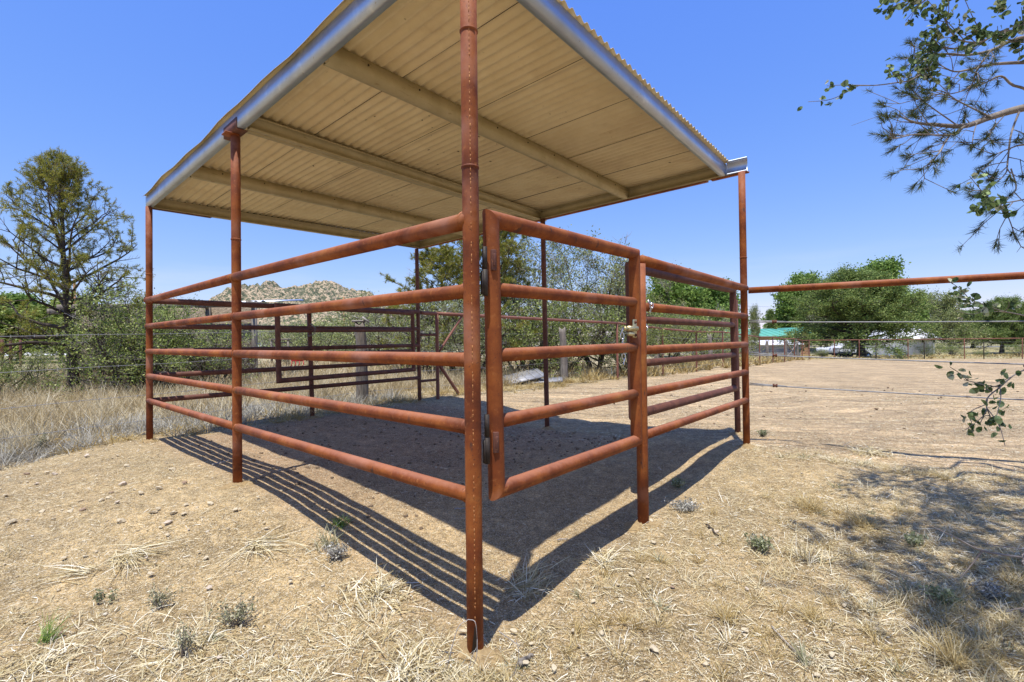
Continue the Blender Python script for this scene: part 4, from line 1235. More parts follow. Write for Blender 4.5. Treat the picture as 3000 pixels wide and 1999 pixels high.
# crown above and outside the frame that shades the lower right ground
def crown_branch(mw, mt, mn, tk_, end, seed, n=26, big=1.0, leaf=False):
    rr = np.random.RandomState(seed)
    end = np.array(end); st = tk_[np.argmin(np.abs(tk_[:, 2] - (end[2] - .35)))]
    P = [st, st + (end - st) * .35 + rr.normal(size=3) * .10, st + (end - st) * .7 + rr.normal(size=3) * .10, end]
    S = smooth_path(P, 6); mw.tube(S, np.linspace(.028, .004, len(S)), 7, cap=False)
    for k in range(n):
        i = rr.randint(len(S) // 3, len(S)); L_ = rr.uniform(.18, .45)
        d = rr.normal(size=3); d[2] *= .5; d /= np.linalg.norm(d); e = S[i] + d * L_
        mt.tube([S[i], S[i] + d * L_ * .5 + rr.normal(size=3) * .02, e], [.005, .003, .002], 4, cap=False)
        for q in range(4):
            e2 = S[i] + d * L_ * (.4 + .2 * q) + rr.normal(size=3) * .07
            mt.tube([S[i] + d * L_ * (.3 + .18 * q), e2], [.0025, .0015], 3, cap=False)
            if leaf: 
                c = e2 + rr.normal(size=(16, 3)) * .05; leaves_at(mn, c, rr.normal(size=(16, 3)), .04, rr)
            else: tuft(e2, d + rr.normal(size=3) * .3, 22, .075, mn, .09, .0032)
for k, e in enumerate(((3.1, 1.1, 3.9), (3.2, .4, 3.7), (2.3, .7, 4.3), (2.9, -.2, 4.1), (1.9, 1.25, 4.4), (3.6, 1.0, 4.5), (2.7, .9, 4.7), (2.0, 1.7, 4.5), (1.6, .9, 4.2), (2.4, 1.1, 3.9), (2.0, .3, 4.0), (3.0, 1.4, 3.6), (1.5, 1.5, 4.6), (2.9, .6, 3.3), (2.0, -.2, 4.0), (1.6, .25, 4.3), (2.4, .2, 4.4), (1.35, .7, 4.4), (1.9, .6, 3.7), (1.1, .5, 4.2), (1.2, .9, 4.3), (1.4, 1.0, 4.0), (1.25, .35, 4.0))):
    crown_branch(pine_w, pine_t, pine_n, tk, e, 200 + k, n=25)
pt = thing('pine_tree', 'near pine reaching bare twigs and needle tufts in from the top right', 'pine tree', (4.55, 1.35, 0))
for mb_, nm, mm in ((pine_w, 'trunk', M_TWIG), (pine_t, 'twigs', M_TWIG), (pine_n, 'crown', M_PINEN)):
    o = mb_.obj(nm, mm, pt, smooth=(nm == 'trunk')); o.location = (-4.55, -1.35, 0)
    if nm == 'twigs': o['kind'] = 'stuff'

# evergreen oak with round leaves, stem outside the right edge
M_OAKNEAR = leaf_mat('oak_leaf_near', [(0, (0.078, 0.131, 0.043)), (.5, (0.191, 0.278, 0.096)), (.85, (0.383, 0.487, 0.209)), (1, (0.600, 0.600, 0.418))], .3)
oak_w, oak_t, oak_l = MB(), MB(), MB()
otk = smooth_path([(4.2, 2.35, 0), (4.25, 2.45, .9), (4.15, 2.6, 1.8), (4.3, 2.6, 2.6), (4.2, 2.7, 3.3), (4.1, 2.7, 3.9)]); oak_w.tube(otk, np.linspace(.07, .02, len(otk)), 10, cap=False)
def oak_leaf(c, d, ln):
    d = d / np.linalg.norm(d); s = np.cross(d, r9.normal(size=3)); s /= np.linalg.norm(s); up = np.cross(s, d)
    w_ = ln * .34
    pr = [(0, 0), (.2, .7), (.5, 1), (.8, .75), (1, 0)]
    L_ = [c + d * ln * a + s * w_ * b + up * .12 * ln * b for a, b in pr]; R__ = [c + d * ln * a - s * w_ * b + up * .12 * ln * b for a, b in pr[1:-1]]
    V = np.array(L_ + R__)  # 0..4 left incl tips, 5..7 right
    oak_l.add(V, [(0, 5, 6, 2), (0, 1, 2, 2)][:1], [(0, 2, 1), (2, 3, 4), (2, 4, 7), (2, 7, 6), (2, 4, 3)][1:2] + [(0, 1, 2), (2, 4, 7), (2, 7, 6)], np.full(8, r9.rand() ** 1.1))
def sprig(P, r0, nl, ln=.03, from_px=True, join=True):
    S = smooth_path(P, 5)
    oak_t.tube(S, np.linspace(r0, .0012, len(S)), 5, cap=False)
    for k in range(nl):
        i = r9.randint(len(S) // 3, len(S)); c = S[i] + r9.normal(size=3) * .004
        oak_leaf(c + r9.normal(size=3) * .012, r9.normal(size=3) + (S[-1] - S[-2]) / np.linalg.norm(S[-1] - S[-2]) * .7, ln * r9.uniform(.7, 1.25))
def oak_limb(pts, d0, d1, r0, leafn, ln=.032, nside=6, lo=.35):
    n_ = len(pts); P = [px3(p[0], p[1], d0 + (d1 - d0) * i / (n_ - 1)) for i, p in enumerate(pts)]
    if pts[0][0] > 3080: P = [otk[np.argmin(np.abs(otk[:, 2] - (P[0][2] - .15)))]] + P
    S = smooth_path(P); oak_w.tube(S, np.linspace(r0, .0018, len(S)), 6, cap=False)
    for k in range(nside):
        i = int(len(S) * (lo + (1 - lo) * (k + r9.rand()) / nside)); i = min(i, len(S) - 2)
        d = (S[i + 1] - S[i - 1]); d /= np.linalg.norm(d); o_ = r9.normal(size=3); dd = d + o_ * .5
        L_ = r9.uniform(.05, .14)
        sprig([S[i], S[i] + dd * L_ * .5 + r9.normal(size=3) * .01, S[i] + dd * L_], .002, leafn, ln)
    sprig([S[-3], S[-2], S[-1]], .0018, leafn, ln)
oak_limb([(3120, 90), (3000, 100), (2930, 100), (2870, 130), (2800, 120), (2762, 60)], 2.3, 2.2, .009, 9, nside=16, lo=.3)
oak_limb([(3120, 150), (2980, 130), (2900, 110), (2850, 95)], 2.4, 2.25, .006, 10, nside=9, lo=.3)
oak_limb([(2870, 130), (2790, 150), (2740, 145), (2700, 215)], 2.3, 2.3, .005, 10, nside=12, lo=.4)
oak_limb([(2740, 145), (2720, 200), (2670, 240), (2618, 250), (2560, 257), (2482, 258)], 2.3, 2.25, .004, 9, nside=5, lo=.25)
oak_limb([(3120, -60), (2900, -50), (2760, -20), (2700, 5), (2640, 15)], 2.2, 2.15, .006, 10, nside=8, lo=.6)
oak_limb([(3120, -40), (2980, -25), (2930, 5)], 2.2, 2.15, .005, 10, nside=3, lo=.6)
oak_limb([(3120, 560), (3000, 590), (2930, 600), (2880, 590)], 2.0, 1.95, .004, 9, nside=5, lo=.5)
oak_limb([(3120, 960), (3000, 930), (2930, 915), (2860, 890), (2830, 880)], 2.2, 2.1, .004, 8, nside=7, lo=.45)
oak_limb([(3120, 1080), (3000, 1090), (2930, 1140), (2890, 1180), (2905, 1235)], 2.0, 1.95, .004, 8, nside=8, lo=.4)
oak_limb([(2930, 1140), (2880, 1132), (2825, 1118)], 2.0, 1.95, .002, 4, nside=2, lo=.8)
# bare pale twigs low at the right
for pts, r0 in (([(3130, 1660), (3000, 1640), (2880, 1620), (2800, 1580), (2725, 1545)], .006), ([(2880, 1620), (2850, 1660), (2815, 1700)], .0035), ([(3130, 1650), (3000, 1616), (2880, 1600)], .003), ([(3130, 1780), (3000, 1788), (2950, 1800)], .004)):
    P = [px3(p[0], p[1], 1.75) for p in pts]
    if pts[0][0] > 3100: P = [otk[1]] + P
    S = smooth_path(P); oak_w.tube(S, np.linspace(r0, .0015, len(S)), 6, cap=False)
for k, e in enumerate(((2.6, 2.1, 3.75), (3.1, 1.7, 3.5), (2.1, 1.8, 3.9))):
    crown_branch(oak_w, oak_t, oak_l, otk, e, 300 + k, n=16, leaf=True)
ot = thing('oak_tree', 'near evergreen oak whose leafy sprigs hang in at the right edge', 'oak tree', (4.2, 2.35, 0))
for mb_, nm, mm in ((oak_w, 'trunk', M_TWIG), (oak_t, 'twigs', M_TWIG), (oak_l, 'crown', M_OAKNEAR)):
    o = mb_.obj(nm, mm, ot, smooth=(nm == 'trunk')); o.location = (-4.2, -2.35, 0)
    if nm == 'twigs': o['kind'] = 'stuff'

# ------------------------------------------------------------------ hill
def build_hill():
    D0 = 1300.0
    nx, ny = 420, 150
    xs = np.linspace(-1050, 350, nx); ys = np.linspace(D0 - 330, D0 + 420, ny)
    Xg, Yg = np.meshgrid(xs, ys); x, y = Xg.ravel(), Yg.ravel()
    # skyline seen from the shelter, in pixels, turned into heights at the ridge distance
    px = np.array([300, 560, 655, 700, 735, 770, 800, 860, 900, 960, 1010, 1060, 1090, 1150, 1230, 1320, 1420, 1550, 1700])
    py = np.array([1003, 1000, 925, 869, 846, 833, 831, 835, 831, 832, 836, 852, 868, 893, 915, 935, 955, 975, 992])
    X0 = (px - 1500) / F * D0; H0 = (1005 - py) / F * D0 * .92
    ridge = np.interp(x, X0, H0, left=0, right=0)
    prof = np.clip(1 - ((y - D0) / np.where(y < D0, 330, 400)) ** 2, 0, 1) ** 1.15
    z = ridge * prof
    amp = np.clip(z / 45, 0, 1)
    rid = 1 - np.abs(fbm(x, y, 1 / 95, 4, 61)) * 2.2
    z = z * (1 + .16 * rid * (prof < .97)) 
    bl = np.abs(fbm(x, y, 1 / 24, 4, 62)); b2 = np.abs(fbm(x, y, 1 / 9.5, 2, 64))
    z = z + amp * (16 * (bl - .28) + 7 * (b2 - .3))
    z = z - 1.9 - (1 - np.clip(prof * 6, 0, 1)) * 6
    i = np.arange(ny - 1)[:, None] * nx; j = np.arange(nx - 1)[None, :]
    q = np.stack([i + j, i + j + 1, i + nx + j + 1, i + nx + j], -1).reshape(-1, 4)
    mb = MB(); mb.add(np.stack([x, y, z], 1), q)
    m = mat('granite_and_scrub', [(0.40, (.10, .115, .065)), (0.47, (.19, .19, .12)), (0.50, (.46, .35, .225)), (0.60, (.60, .46, .30)), (0.75, (.70, .57, .40))], scale=.11, rough=.95, bump=1.0, bscale=.22, bdist=7, detail=7,
            spots=[(.24, .50, .60, (.085, .105, .055)), (.010, .60, .72, (.15, .17, .10))], world_space=True)
    o = mb.obj('granite_hill', m); o['kind'] = 'structure'
    return o
build_hill()
# low far ridge and plain edge
def low_ridge(name, D, x0, x1, h, seed, m):
    n = 160; xs = np.linspace(x0, x1, n); V = []
    hh = h * (.55 + .45 * fbm(xs, xs * 0, 1 / ((x1 - x0) / 6), 4, seed)) * np.sin(np.linspace(0.02, 3.12, n)) ** .4
    prof = [(-.9, 0), (-.5, .35), (-.2, .8), (0, 1), (.4, .7), (1.0, 0)]
    for u, w in prof:
        for k in range(n): V.append((xs[k], D + u * D * .12, -4 + (hh[k] + 4) * w + (hh[k] * .05 * math.sin(k * 1.7 + u * 9))))
    i = np.arange(len(prof) - 1)[:, None] * n; j = np.arange(n - 1)[None, :]
    mb = MB(); mb.add(V, np.stack([i + j, i + j + 1, i + n + j + 1, i + n + j], -1).reshape(-1, 4))
    o = mb.obj(name, m, smooth=True); o['kind'] = 'structure'
M_FARG = mat('far_woods', [(0.3, (.05, .075, .035)), (0.6, (.10, .13, .06)), (0.8, (.20, .20, .12))], scale=.06, rough=1, bump=1, bscale=.2, bdist=4, world_space=True)
low_ridge('wooded_rise', 420, -900, -230, 7.0, 3, M_FARG)
low_ridge('wooded_rise', 420, 40, 900, 8.0, 4, M_FARG)
low_ridge('far_hills', 2600, 300, 3300, 75, 5, M_FARG)

# ------------------------------------------------------------------ tracks, gravel, road
def strip_on_ground(name, pts, width, m, dz=.03, kind='structure'):
    P = smooth_path([(p[0], p[1], 0) for p in pts], 10); V = []
    for i in range(len(P)):
        d = P[min(i + 1, len(P) - 1)] - P[max(i - 1, 0)]; d /= np.linalg.norm(d); s_ = np.array([-d[1], d[0], 0])
        for k in range(5):
            q = P[i] + s_ * (k / 4 - .5) * width; V.append((q[0], q[1], gz(q[0], q[1]) + dz))
    n = len(P); i = np.arange(n - 1)[:, None] * 5; j = np.arange(4)[None, :]
    mb = MB(); mb.add(V, np.stack([i + j, i + j + 1, i + 5 + j + 1, i + 5 + j], -1).reshape(-1, 4))
    o = mb.obj(name, m, smooth=True); o['kind'] = kind
    return o
M_GRAVEL = mat('white_gravel', [(0.3, (.55, .53, .50)), (0.7, (.80, .78, .75))], scale=3, rough=1, bump=.5, bscale=30, bdist=.02, world_space=True)
M_ASPH = mat('grey_asphalt', [(0.3, (.12, .12, .125)), (0.7, (.18, .18, .185))], scale=2, rough=.9, bump=.2, world_space=True)
strip_on_ground('gravel_yard', [(-95, 74), (-72, 76), (-50, 76)], 26, M_GRAVEL, .04)
strip_on_ground('road', [(-20, 190), (60, 106), (100, 100), (170, 96)], 5.5, M_ASPH, .06)
strip_on_ground('driveway', [(20, 58), (34, 60.5), (48, 62), (60, 61.5)], 2.4, M_GRAVEL, .05)

# ------------------------------------------------------------------ buildings
M_TEAL = mat('teal_metal_roof', [(0.3, (.10, .36, .27)), (0.7, (.15, .44, .33))], scale=1, rough=.5, bump=0, metal=.1)
M_WROOF = mat('white_metal_roof', [(0.3, (.76, .76, .78)), (0.7, (.84, .84, .86))], scale=1, rough=.5, bump=0)
M_TAN = mat('tan_wood_siding', [(0.3, (.30, .16, .075)), (0.7, (.42, .24, .12))], scale=2, rough=.8, bump=.2, stretch=(.3, .3, 6))
M_DKW = mat('dark_brown_siding', [(0.3, (.030, .020, .017)), (0.7, (.06, .042, .034))], scale=3, rough=.8)
M_STUC = mat('pale_stucco', [(0.3, (.72, .70, .63)), (0.7, (.80, .78, .71))], scale=2, rough=.9, bump=.1)
M_TRIM = mat('cream_trim', [(0.3, (.70, .68, .62)), (0.7, (.78, .76, .70))], scale=2, rough=.7, bump=0)
M_GLASS = mat('dark_window_glass', [(0.3, (.02, .025, .03)), (0.7, (.05, .06, .07))], scale=1, rough=.1, bump=0, spec=.8)
M_GREYC = mat('grey_corrugated_wall', [(0.3, (.26, .26, .27)), (0.7, (.38, .38, .38))], scale=2, rough=.6, bump=0, metal=.3)
def house(name, label, x0, x1, yf, depth, eave, ridge, mw, mr, gable='x', over=.5, hip=0, z0=None, group=None):
    """wall box and a pitched roof; ridge runs along x"""
    cx = (x0 + x1) / 2
    g = gz(cx, yf) - .1 if z0 is None else z0
    t = thing(name, label, 'house' if 'house' in name else 'building', (cx, yf, g), 0, group)
    w = (x1 - x0) / 2
    mb = MB()
    V = [(-w, 0, -1), (w, 0, -1), (w, depth, -1), (-w, depth, -1), (-w, 0, eave), (w, 0, eave), (w, depth, eave), (-w, depth, eave), (-w, depth / 2, ridge - .12 if not hip else eave), (w, depth / 2, ridge - .12 if not hip else eave)]
    mb.add(V, [(0, 1, 5, 4), (2, 3, 7, 6), (1, 2, 6, 5), (3, 0, 4, 7)], [(5, 6, 9), (7, 4, 8)])
    wall = mb.obj('wall', mw, t)
    e = eave - over * (ridge - eave) / (depth / 2)
    a = w + over; hx = hip
    mb = MB(); th = .14
    T_ = [(-a, -over, e), (a, -over, e), (a - hx, depth / 2, ridge), (-a + hx, depth / 2, ridge), (-a, depth + over, e), (a, depth + over, e)]
    Bq = [(p[0], p[1], p[2] - th) for p in T_]
    mb.add(T_ + Bq, [(0, 1, 2, 3), (3, 2, 5, 4), (6, 9, 8, 7), (9, 10, 11, 8), (0, 6, 7, 1), (4, 5, 11, 10)], [(1, 5, 2), (4, 0, 3)] if hip else None)
    mb.add([T_[1], Bq[1], Bq[2], T_[2], T_[5], Bq[5]], [(0, 1, 2, 3), (3, 2, 5, 4)]); mb.add([T_[0], Bq[0], Bq[3], T_[3], T_[4], Bq[4]], [(0, 3, 2, 1), (3, 4, 5, 2)])
    roof = mb.obj('roof', mr, t)
    k = max(3, int(2 * a / 1.2)); first = None
    for i in range(k):   # standing seams
        xx = -a + hx * .9 + (2 * a - 1.8 * hx) * (i + .5) / k
        mb2 = MB(); p0 = np.array((0, -over, e + .02)); p1 = np.array((0, depth / 2, ridge + .02))
        if first is None:
            mb2.tube([p0, p1], .03, 4); first = mb2.obj('seam', mr, roof, loc=(xx, 0, 0))
        else: inst(first, 'seam', roof, loc=(xx, 0, 0))
    return t, wall, roof
def window(parent, x, z, w, h, mframe, y=-.0, nx=2, nz_=2, rot=None):
    mb = MB(); mb.box((x, y - .03, z), (w, .06, h)); o = mb.obj('window', M_GLASS, parent)
    mb = MB(); f = .07
    for sx in (-1, 1): mb.box((x + sx * (w / 2 + f / 2), y - .05, z), (f, .09, h + 2 * f))
    for sz in (-1, 1): mb.box((x, y - .05, z + sz * (h / 2 + f / 2)), (w, .09, f))
    for i in range(1, nx): mb.box((x - w / 2 + w * i / nx, y - .075, z), (.05, .03, h))
    mb.obj('frame', mframe, o)
    return o
# green-roofed house at 62 m
D_ = 62
xa, xb = X(2150, D_), X(2342, D_)
gh_ = gz(X(2250, D_), D_)
t, wall, roof = house('green_roof_house', 'long tan house with teal metal roof beyond the arena fence', xa, xb, D_, 9, Z(.10) - gh_, Z(1.0) - gh_, M_TAN, M_TEAL, hip=1.5, z0=gh_)
for wx in (-3.0, -1.2, 1.0, 2.6): window(t, wx, 1.35, .9, .9, M_TRIM)
xg0, xg1 = X(2318, D_) - (xa + xb) / 2, X(2352, D_) - (xa + xb) / 2
mb = MB(); zz0 = Z(.15) - gh_; zz1 = Z(1.05) - gh_; xm = (xg0 + xg1) / 2
mb.add([(xg0, -1.4, -1), (xg1, -1.4, -1), (xg1, -1.4, zz0), (xm, -1.4, zz1 - .15), (xg0, -1.4, zz0), (xg0, 4, -1), (xg1, 4, -1), (xg1, 4, zz0), (xm, 4, zz1 - .15), (xg0, 4, zz0)], [(0, 1, 2, 4), (1, 6, 7, 2), (5, 0, 4, 9)], [(2, 3, 4)])
mb.obj('gable', M_TAN, t)
mb = MB(); o_ = .6
for s_ in (-1, 1):
    xe = xg0 - o_ if s_ < 0 else xg1 + o_; ze = zz0 - o_ * (zz1 - zz0) / (xm - xg0)
    mb.add([(xm, -2.0, zz1), (xe, -2.0, ze), (xe, 4.5, ze), (xm, 4.5, zz1), (xm, -2.0, zz1 - .18), (xe, -2.0, ze - .18), (xe, 4.5, ze - .18), (xm, 4.5, zz1 - .18)], [(0, 1, 2, 3), (4, 7, 6, 5), (0, 4, 5, 1), (1, 5, 6, 2), (3, 2, 6, 7)])
mb.obj('gable_roof', M_TEAL, t)
# dark timber wing left of it
D_ = 60; xa, xb = X(2076, D_), X(2160, D_); gh2 = gz(xa, D_)
t, wall, roof = house('dark_timber_house', 'dark timber building with a row of windows left of the right corner post', xa, xb, D_, 6, Z(.16) - gh2, Z(.9) - gh2, M_DKW, M_TEAL, over=.6, z0=gh2)
for k in range(4): window(t, -.6 + k * .72, Z(-.28) - gh2, .45, .62, M_WOOD)
mb = MB(); mb.box((0, -1.2, Z(-.75) - gh2), (xb - xa, .08, .08)); 
for k in range(8): mb.box((-(xb - xa) / 2 + (k + .5) * (xb - xa) / 8, -1.2, Z(-1.2) - gh2), (.05, .05, .9))
mb.obj('porch_rail', M_TRIM, t)
# low shed with white roof
D_ = 54; xa, xb = X(2230, D_), X(2345, D_); gh3 = gz(xa, D_) - .1
t, wall, roof = house('low_shed', 'low grey shed with flat white roof in front of the green-roofed house', xa, xb, D_, 3.4, Z(-.88) - gh3, Z(-.50) - gh3, M_GREYC, M_WROOF, over=.25, z0=gh3)
mb = MB()
for k in range(28): mb.box((-(xb - xa) / 2 + (k + .5) * (xb - xa) / 28, -.015, .3), (.05, .03, 1.4))
o = mb.obj('wall_ribs', M_GREYC, wall); o['kind'] = 'stuff'
# white garage at 66 m, long wall towards us and the doors on the turned end
def garage():
    D1 = 66.0
    A = np.array((X(2521, 68), 68)); B_ = np.array((X(2668, 60), 60)); ub = (B_ - A) / np.linalg.norm(B_ - A)
    L1 = np.linalg.norm(B_ - A); un = np.array([-ub[1], ub[0]])
    W1 = 6.4
    C_ = B_ + un * W1
    # width so that its far corner is seen at 2735 px
    t_ = (2738 - 1500) / F; s = (t_ * B_[1] - B_[0]) / (un[0] - t_ * un[1]); W1 = s if 2 < s < 14 else 6
    g = gz(*B_) - .05
    eave = Z(-.52) - g; rdg = Z(1.30) - g; ev = 2.35
    g = Z(-.45) - 2.45
    t = thing('white_garage', 'white stucco garage with white roof and double doors behind the juniper', 'garage', (B_[0], B_[1], g), math.atan2(ub[1], ub[0]))
    # local frame: -x along the long wall, +y away
    ov = .55; eave = 2.45; rdg = 4.1
    mb = MB(); mb.add([(-L1, 0, -1), (0, 0, -1), (0, W1, -1), (-L1, W1, -1), (-L1, 0, eave), (0, 0, eave), (0, W1, eave), (-L1, W1, eave)], [(0, 1, 5, 4), (1, 2, 6, 5), (2, 3, 7, 6), (3, 0, 4, 7)])
    w = mb.obj('wall', M_STUC, t)
    mb = MB(); a = ov; hp = W1 / 2 + ov
    T_ = [(-L1 - a, -a, eave - .1), (a, -a, eave - .1), (a, W1 + a, eave - .1), (-L1 - a, W1 + a, eave - .1), (-L1 - a + hp, W1 / 2, rdg), (a - hp, W1 / 2, rdg)]
    b = [(p[0], p[1], p[2] - .2) for p in T_[:4]]
    mb.add(T_ + b, [(0, 1, 5, 4), (2, 3, 4, 5), (0, 6, 7, 1), (1, 7, 8, 2), (2, 8, 9, 3), (3, 9, 6, 0), (6, 9, 8, 7)], [(1, 2, 5), (3, 0, 4)])
    r = mb.obj('roof', M_WROOF, t)
    n = 2; dw = (W1 - 1.2) / 2
    for k in range(n):
        yc = .35 + dw / 2 + k * (dw + .5)
        mb = MB(); mb.box((.03, yc, 1.08), (.05, dw - .1, 2.16)); d = mb.obj('door', M_TRIM, t)
        mb = MB()
        for i in range(1, 4): mb.box((.062, yc, 2.16 * i / 4), (.02, dw - .14, .03))
        mb.obj('door_panel_line', M_STUC, d)
        mb = MB(); 
        for sy in (-1, 1): mb.box((.05, yc + sy * (dw / 2 + .03), 1.12), (.10, .12, 2.24))
        mb.box((.05, yc, 2.27), (.10, dw + .2, .12)); mb.obj('door_frame', M_TRIM, t)
        mb = MB(); ly = yc + dw / 2 + .17
        mb.box((.12, ly, 1.95), (.16, .16, .26)); mb.add([(.02, ly - .12, 2.08), (.22, ly - .12, 2.08), (.22, ly + .12, 2.08), (.02, ly + .12, 2.08), (.12, ly, 2.24)], None, [(0, 1, 4), (1, 2, 4), (2, 3, 4), (3, 0, 4)])
        mb.obj('wall_lamp', M_CAST, t)
    return t
garage()
# board shed behind the left shrubs
M_OSB = mat('strand_board_weathered', [(0.35, (.10, .08, .06)), (0.5, (.24, .19, .14)), (0.65, (.38, .31, .23))], scale=13, rough=.95, bump=.4, bscale=30, stretch=(1, 1, 3))
sx0, sx1, sy = X(268, 15.2), X(748, 14.2), 14.2
g = gz(-8, 14.2)
t = thing('board_shed', 'weathered strand-board shed with thin metal roof half hidden by shrubs', 'shed', (0, 0, 0))
mb = MB()
pw_ = (sx1 - sx0) / 4
for k in range(4):
    xx0 = sx0 + k * pw_; top = Z(1.22) - (3 - k) * .06
    m1_ = MB(); m1_.box(((2 * xx0 + pw_) / 2, sy + .5 - k * .12, (top + g - .2) / 2), (pw_ - .02, .03, top - g + .2)); m1_.obj('wall_board', M_OSB, t)
for k in range(5):
    xx0 = sx0 + k * pw_; m1_ = MB(); m1_.box((xx0, sy + .44 - k * .12, (Z(1.22) + g - .3) / 2), (.11, .12, Z(1.22) - g + .2)); m1_.obj('post', M_WOOD, t)
mb = MB()
V = []
n = 130
for j, yy in enumerate((sy + .30, sy + 2.9)):
    for i in range(n): V.append((sx0 - .3 + (sx1 - sx0 + .5) * i / (n - 1), yy + .36 * (1 - i / n), Z(1.24) + .02 * math.sin(i * 1.3) + j * .25 - .12 * (1 - i / n)))
V = np.array(V); V = np.vstack([V, V + (0, 0, .02)])
i = np.arange(n - 1); q = np.stack([i, i + 1, i + n + 1, i + n], -1); q2 = q[:, ::-1] + 2 * n
q3 = np.stack([i, i + 2 * n, i + 2 * n + 1, i + 1], -1)
mb.add(V, np.vstack([q, q2, q3])); mb.obj('roof', M_GALV, t)
mb = MB()
for k in range(5): mb.box((sx0 + k * pw_, sy + .9, Z(1.14) - (4 - k) * .04), (.09, 2.6, .14))
mb.box(((sx0 + sx1) / 2, sy - .1, Z(1.12)), (sx1 - sx0, .10, .14), .0); o = mb.obj('rafters', M_WOOD, t); o['kind'] = 'stuff'

# tan house far below the hill, and the parked car
D_ = 260; house('tan_house', 'tiny tan-roofed house on the plain at the foot of the hill', X(960, D_), X(984, D_), D_, 6, 1.8, 3.6, M_STUC, M_TAN, z0=gz(X(970, D_), D_) + .9, hip=2.0, over=.6)
M_CARP = mat('white_car_paint', [(0.3, (.62, .63, .65)), (0.7, (.72, .73, .75))], scale=1, rough=.25, bump=0, spec=.6)
M_TYRE = mat('black_tyre', [(0.3, (.02, .02, .02)), (0.7, (.04, .04, .04))], scale=9, rough=.9, bump=0)
M_RED = mat('faded_red_paint', [(0.3, (.42, .03, .03)), (0.7, (.58, .06, .06))], scale=9, rough=.5, bump=0)
def vehicle(name, label, cat, loc, rz, prof, wins, width, wheels, wr, m):
    t = thing(name, label, cat, loc, rz)
    n = len(prof); mb = MB(); V = []
    for s_ in (-1, 1):
        for x_, z_ in prof: V.append((x_, s_ * width / 2 * (1 - .10 * max(0, z_ - 1.0)), z_))
    q = [(i, (i + 1) % n, n + (i + 1) % n, n + i) for i in range(n)]
    mb.add(V, q)
    c0, c1 = len(V), len(V) + 1
    cx, cz_ = np.mean([p[0] for p in prof]), .7
    mb.add([(cx, -width / 2, cz_), (cx, width / 2, cz_)] + V, None, [(0, 2 + (i + 1) % n, 2 + i) for i in range(n)] + [(1, 2 + n + i, 2 + n + (i + 1) % n) for i in range(n)])
    b = mb.obj('body', m, t)
    for w_ in wins:
        mb = MB()
        for s_ in (-1, 1):
            mb.add([(x_, s_ * (width / 2 * (1 - .10 * max(0, z_ - 1.0)) + .006), z_) for x_, z_ in w_], [(0, 1, 2, 3)])
        mb.obj('window', M_GLASS, t)
    for wx in wheels:
        for s_ in (-1, 1):
            mb = MB(); mb.tube([(wx, s_ * (width / 2 - .18), wr), (wx, s_ * (width / 2 + .01), wr)], wr, 16); w = mb.obj('wheel', M_TYRE, t)
            mb = MB(); mb.tube([(wx, s_ * (width / 2), wr), (wx, s_ * (width / 2 + .02), wr)], wr * .55, 12); mb.obj('rim', M_CHROME, w)
    return t
d_ = 150; x_ = X(757, d_)
vehicle('parked_car', 'tiny white car parked far away under the hill', 'car', (x_, d_, gz(x_, d_)), .2, [(-2.2, .3), (2.2, .3), (2.25, .75), (1.2, .95), (.5, 1.4), (-1.1, 1.45), (-1.9, 1.0), (-2.2, .9)],
        [[(-.95, .95), (-.2, .95), (-.2, 1.33), (-.9, 1.33)], [(-.1, .95), (.95, .95), (.42, 1.33), (-.1, 1.33)]], 1.75, (-1.35, 1.35), .32, M_CARP)
d_ = 50; x_ = X(2474, d_)
vehicle('pickup_truck', 'white pickup truck parked in the shade behind the big juniper', 'truck', (x_, d_, gz(x_, d_)), .25, [(-2.6, .45), (2.6, .45), (2.65, 1.0), (1.5, 1.12), (.85, 1.72), (-.55, 1.75), (-.75, 1.15), (-2.6, 1.12)],
        [[(-.45, 1.14), (.1, 1.14), (.1, 1.62), (-.4, 1.62)], [(.2, 1.14), (1.2, 1.14), (.75, 1.62), (.2, 1.62)]], 1.9, (-1.7, 1.7), .38, M_CARP)
d_ = 44; x_ = X(2462, d_); g = gz(x_, d_)
t = thing('flatbed_trailer', 'low flatbed trailer with black wheels beneath the big juniper', 'trailer', (x_, d_, g), .12)
mb = MB(); mb.box((0, 0, .55), (3.0, 1.7, .08)); mb.box((0, -.85, .5), (3.2, .06, .14)); mb.box((0, .85, .5), (3.2, .06, .14)); mb.box((-2.1, 0, .45), (1.4, .08, .08)); mb.obj('frame', M_CAST, t)
mb = MB()
for k in range(6): mb.box((-1.45 + k * .58, -.85, .8), (.04, .04, .45))
mb.box((0, -.85, 1.0), (3.0, .04, .05)); mb.obj('side_rail', M_CAST, t)
for wx in (1.15, 1.75):
    for s_ in (-1, 1):
        mb = MB(); mb.tube([(wx, s_ * .88, .34), (wx, s_ * 1.08, .34)], .34, 16); w = mb.obj('wheel', M_TYRE, t)
        mb = MB(); mb.tube([(wx, s_ * 1.07, .34), (wx, s_ * 1.10, .34)], .18, 10); mb.obj('rim', M_CHROME, w)
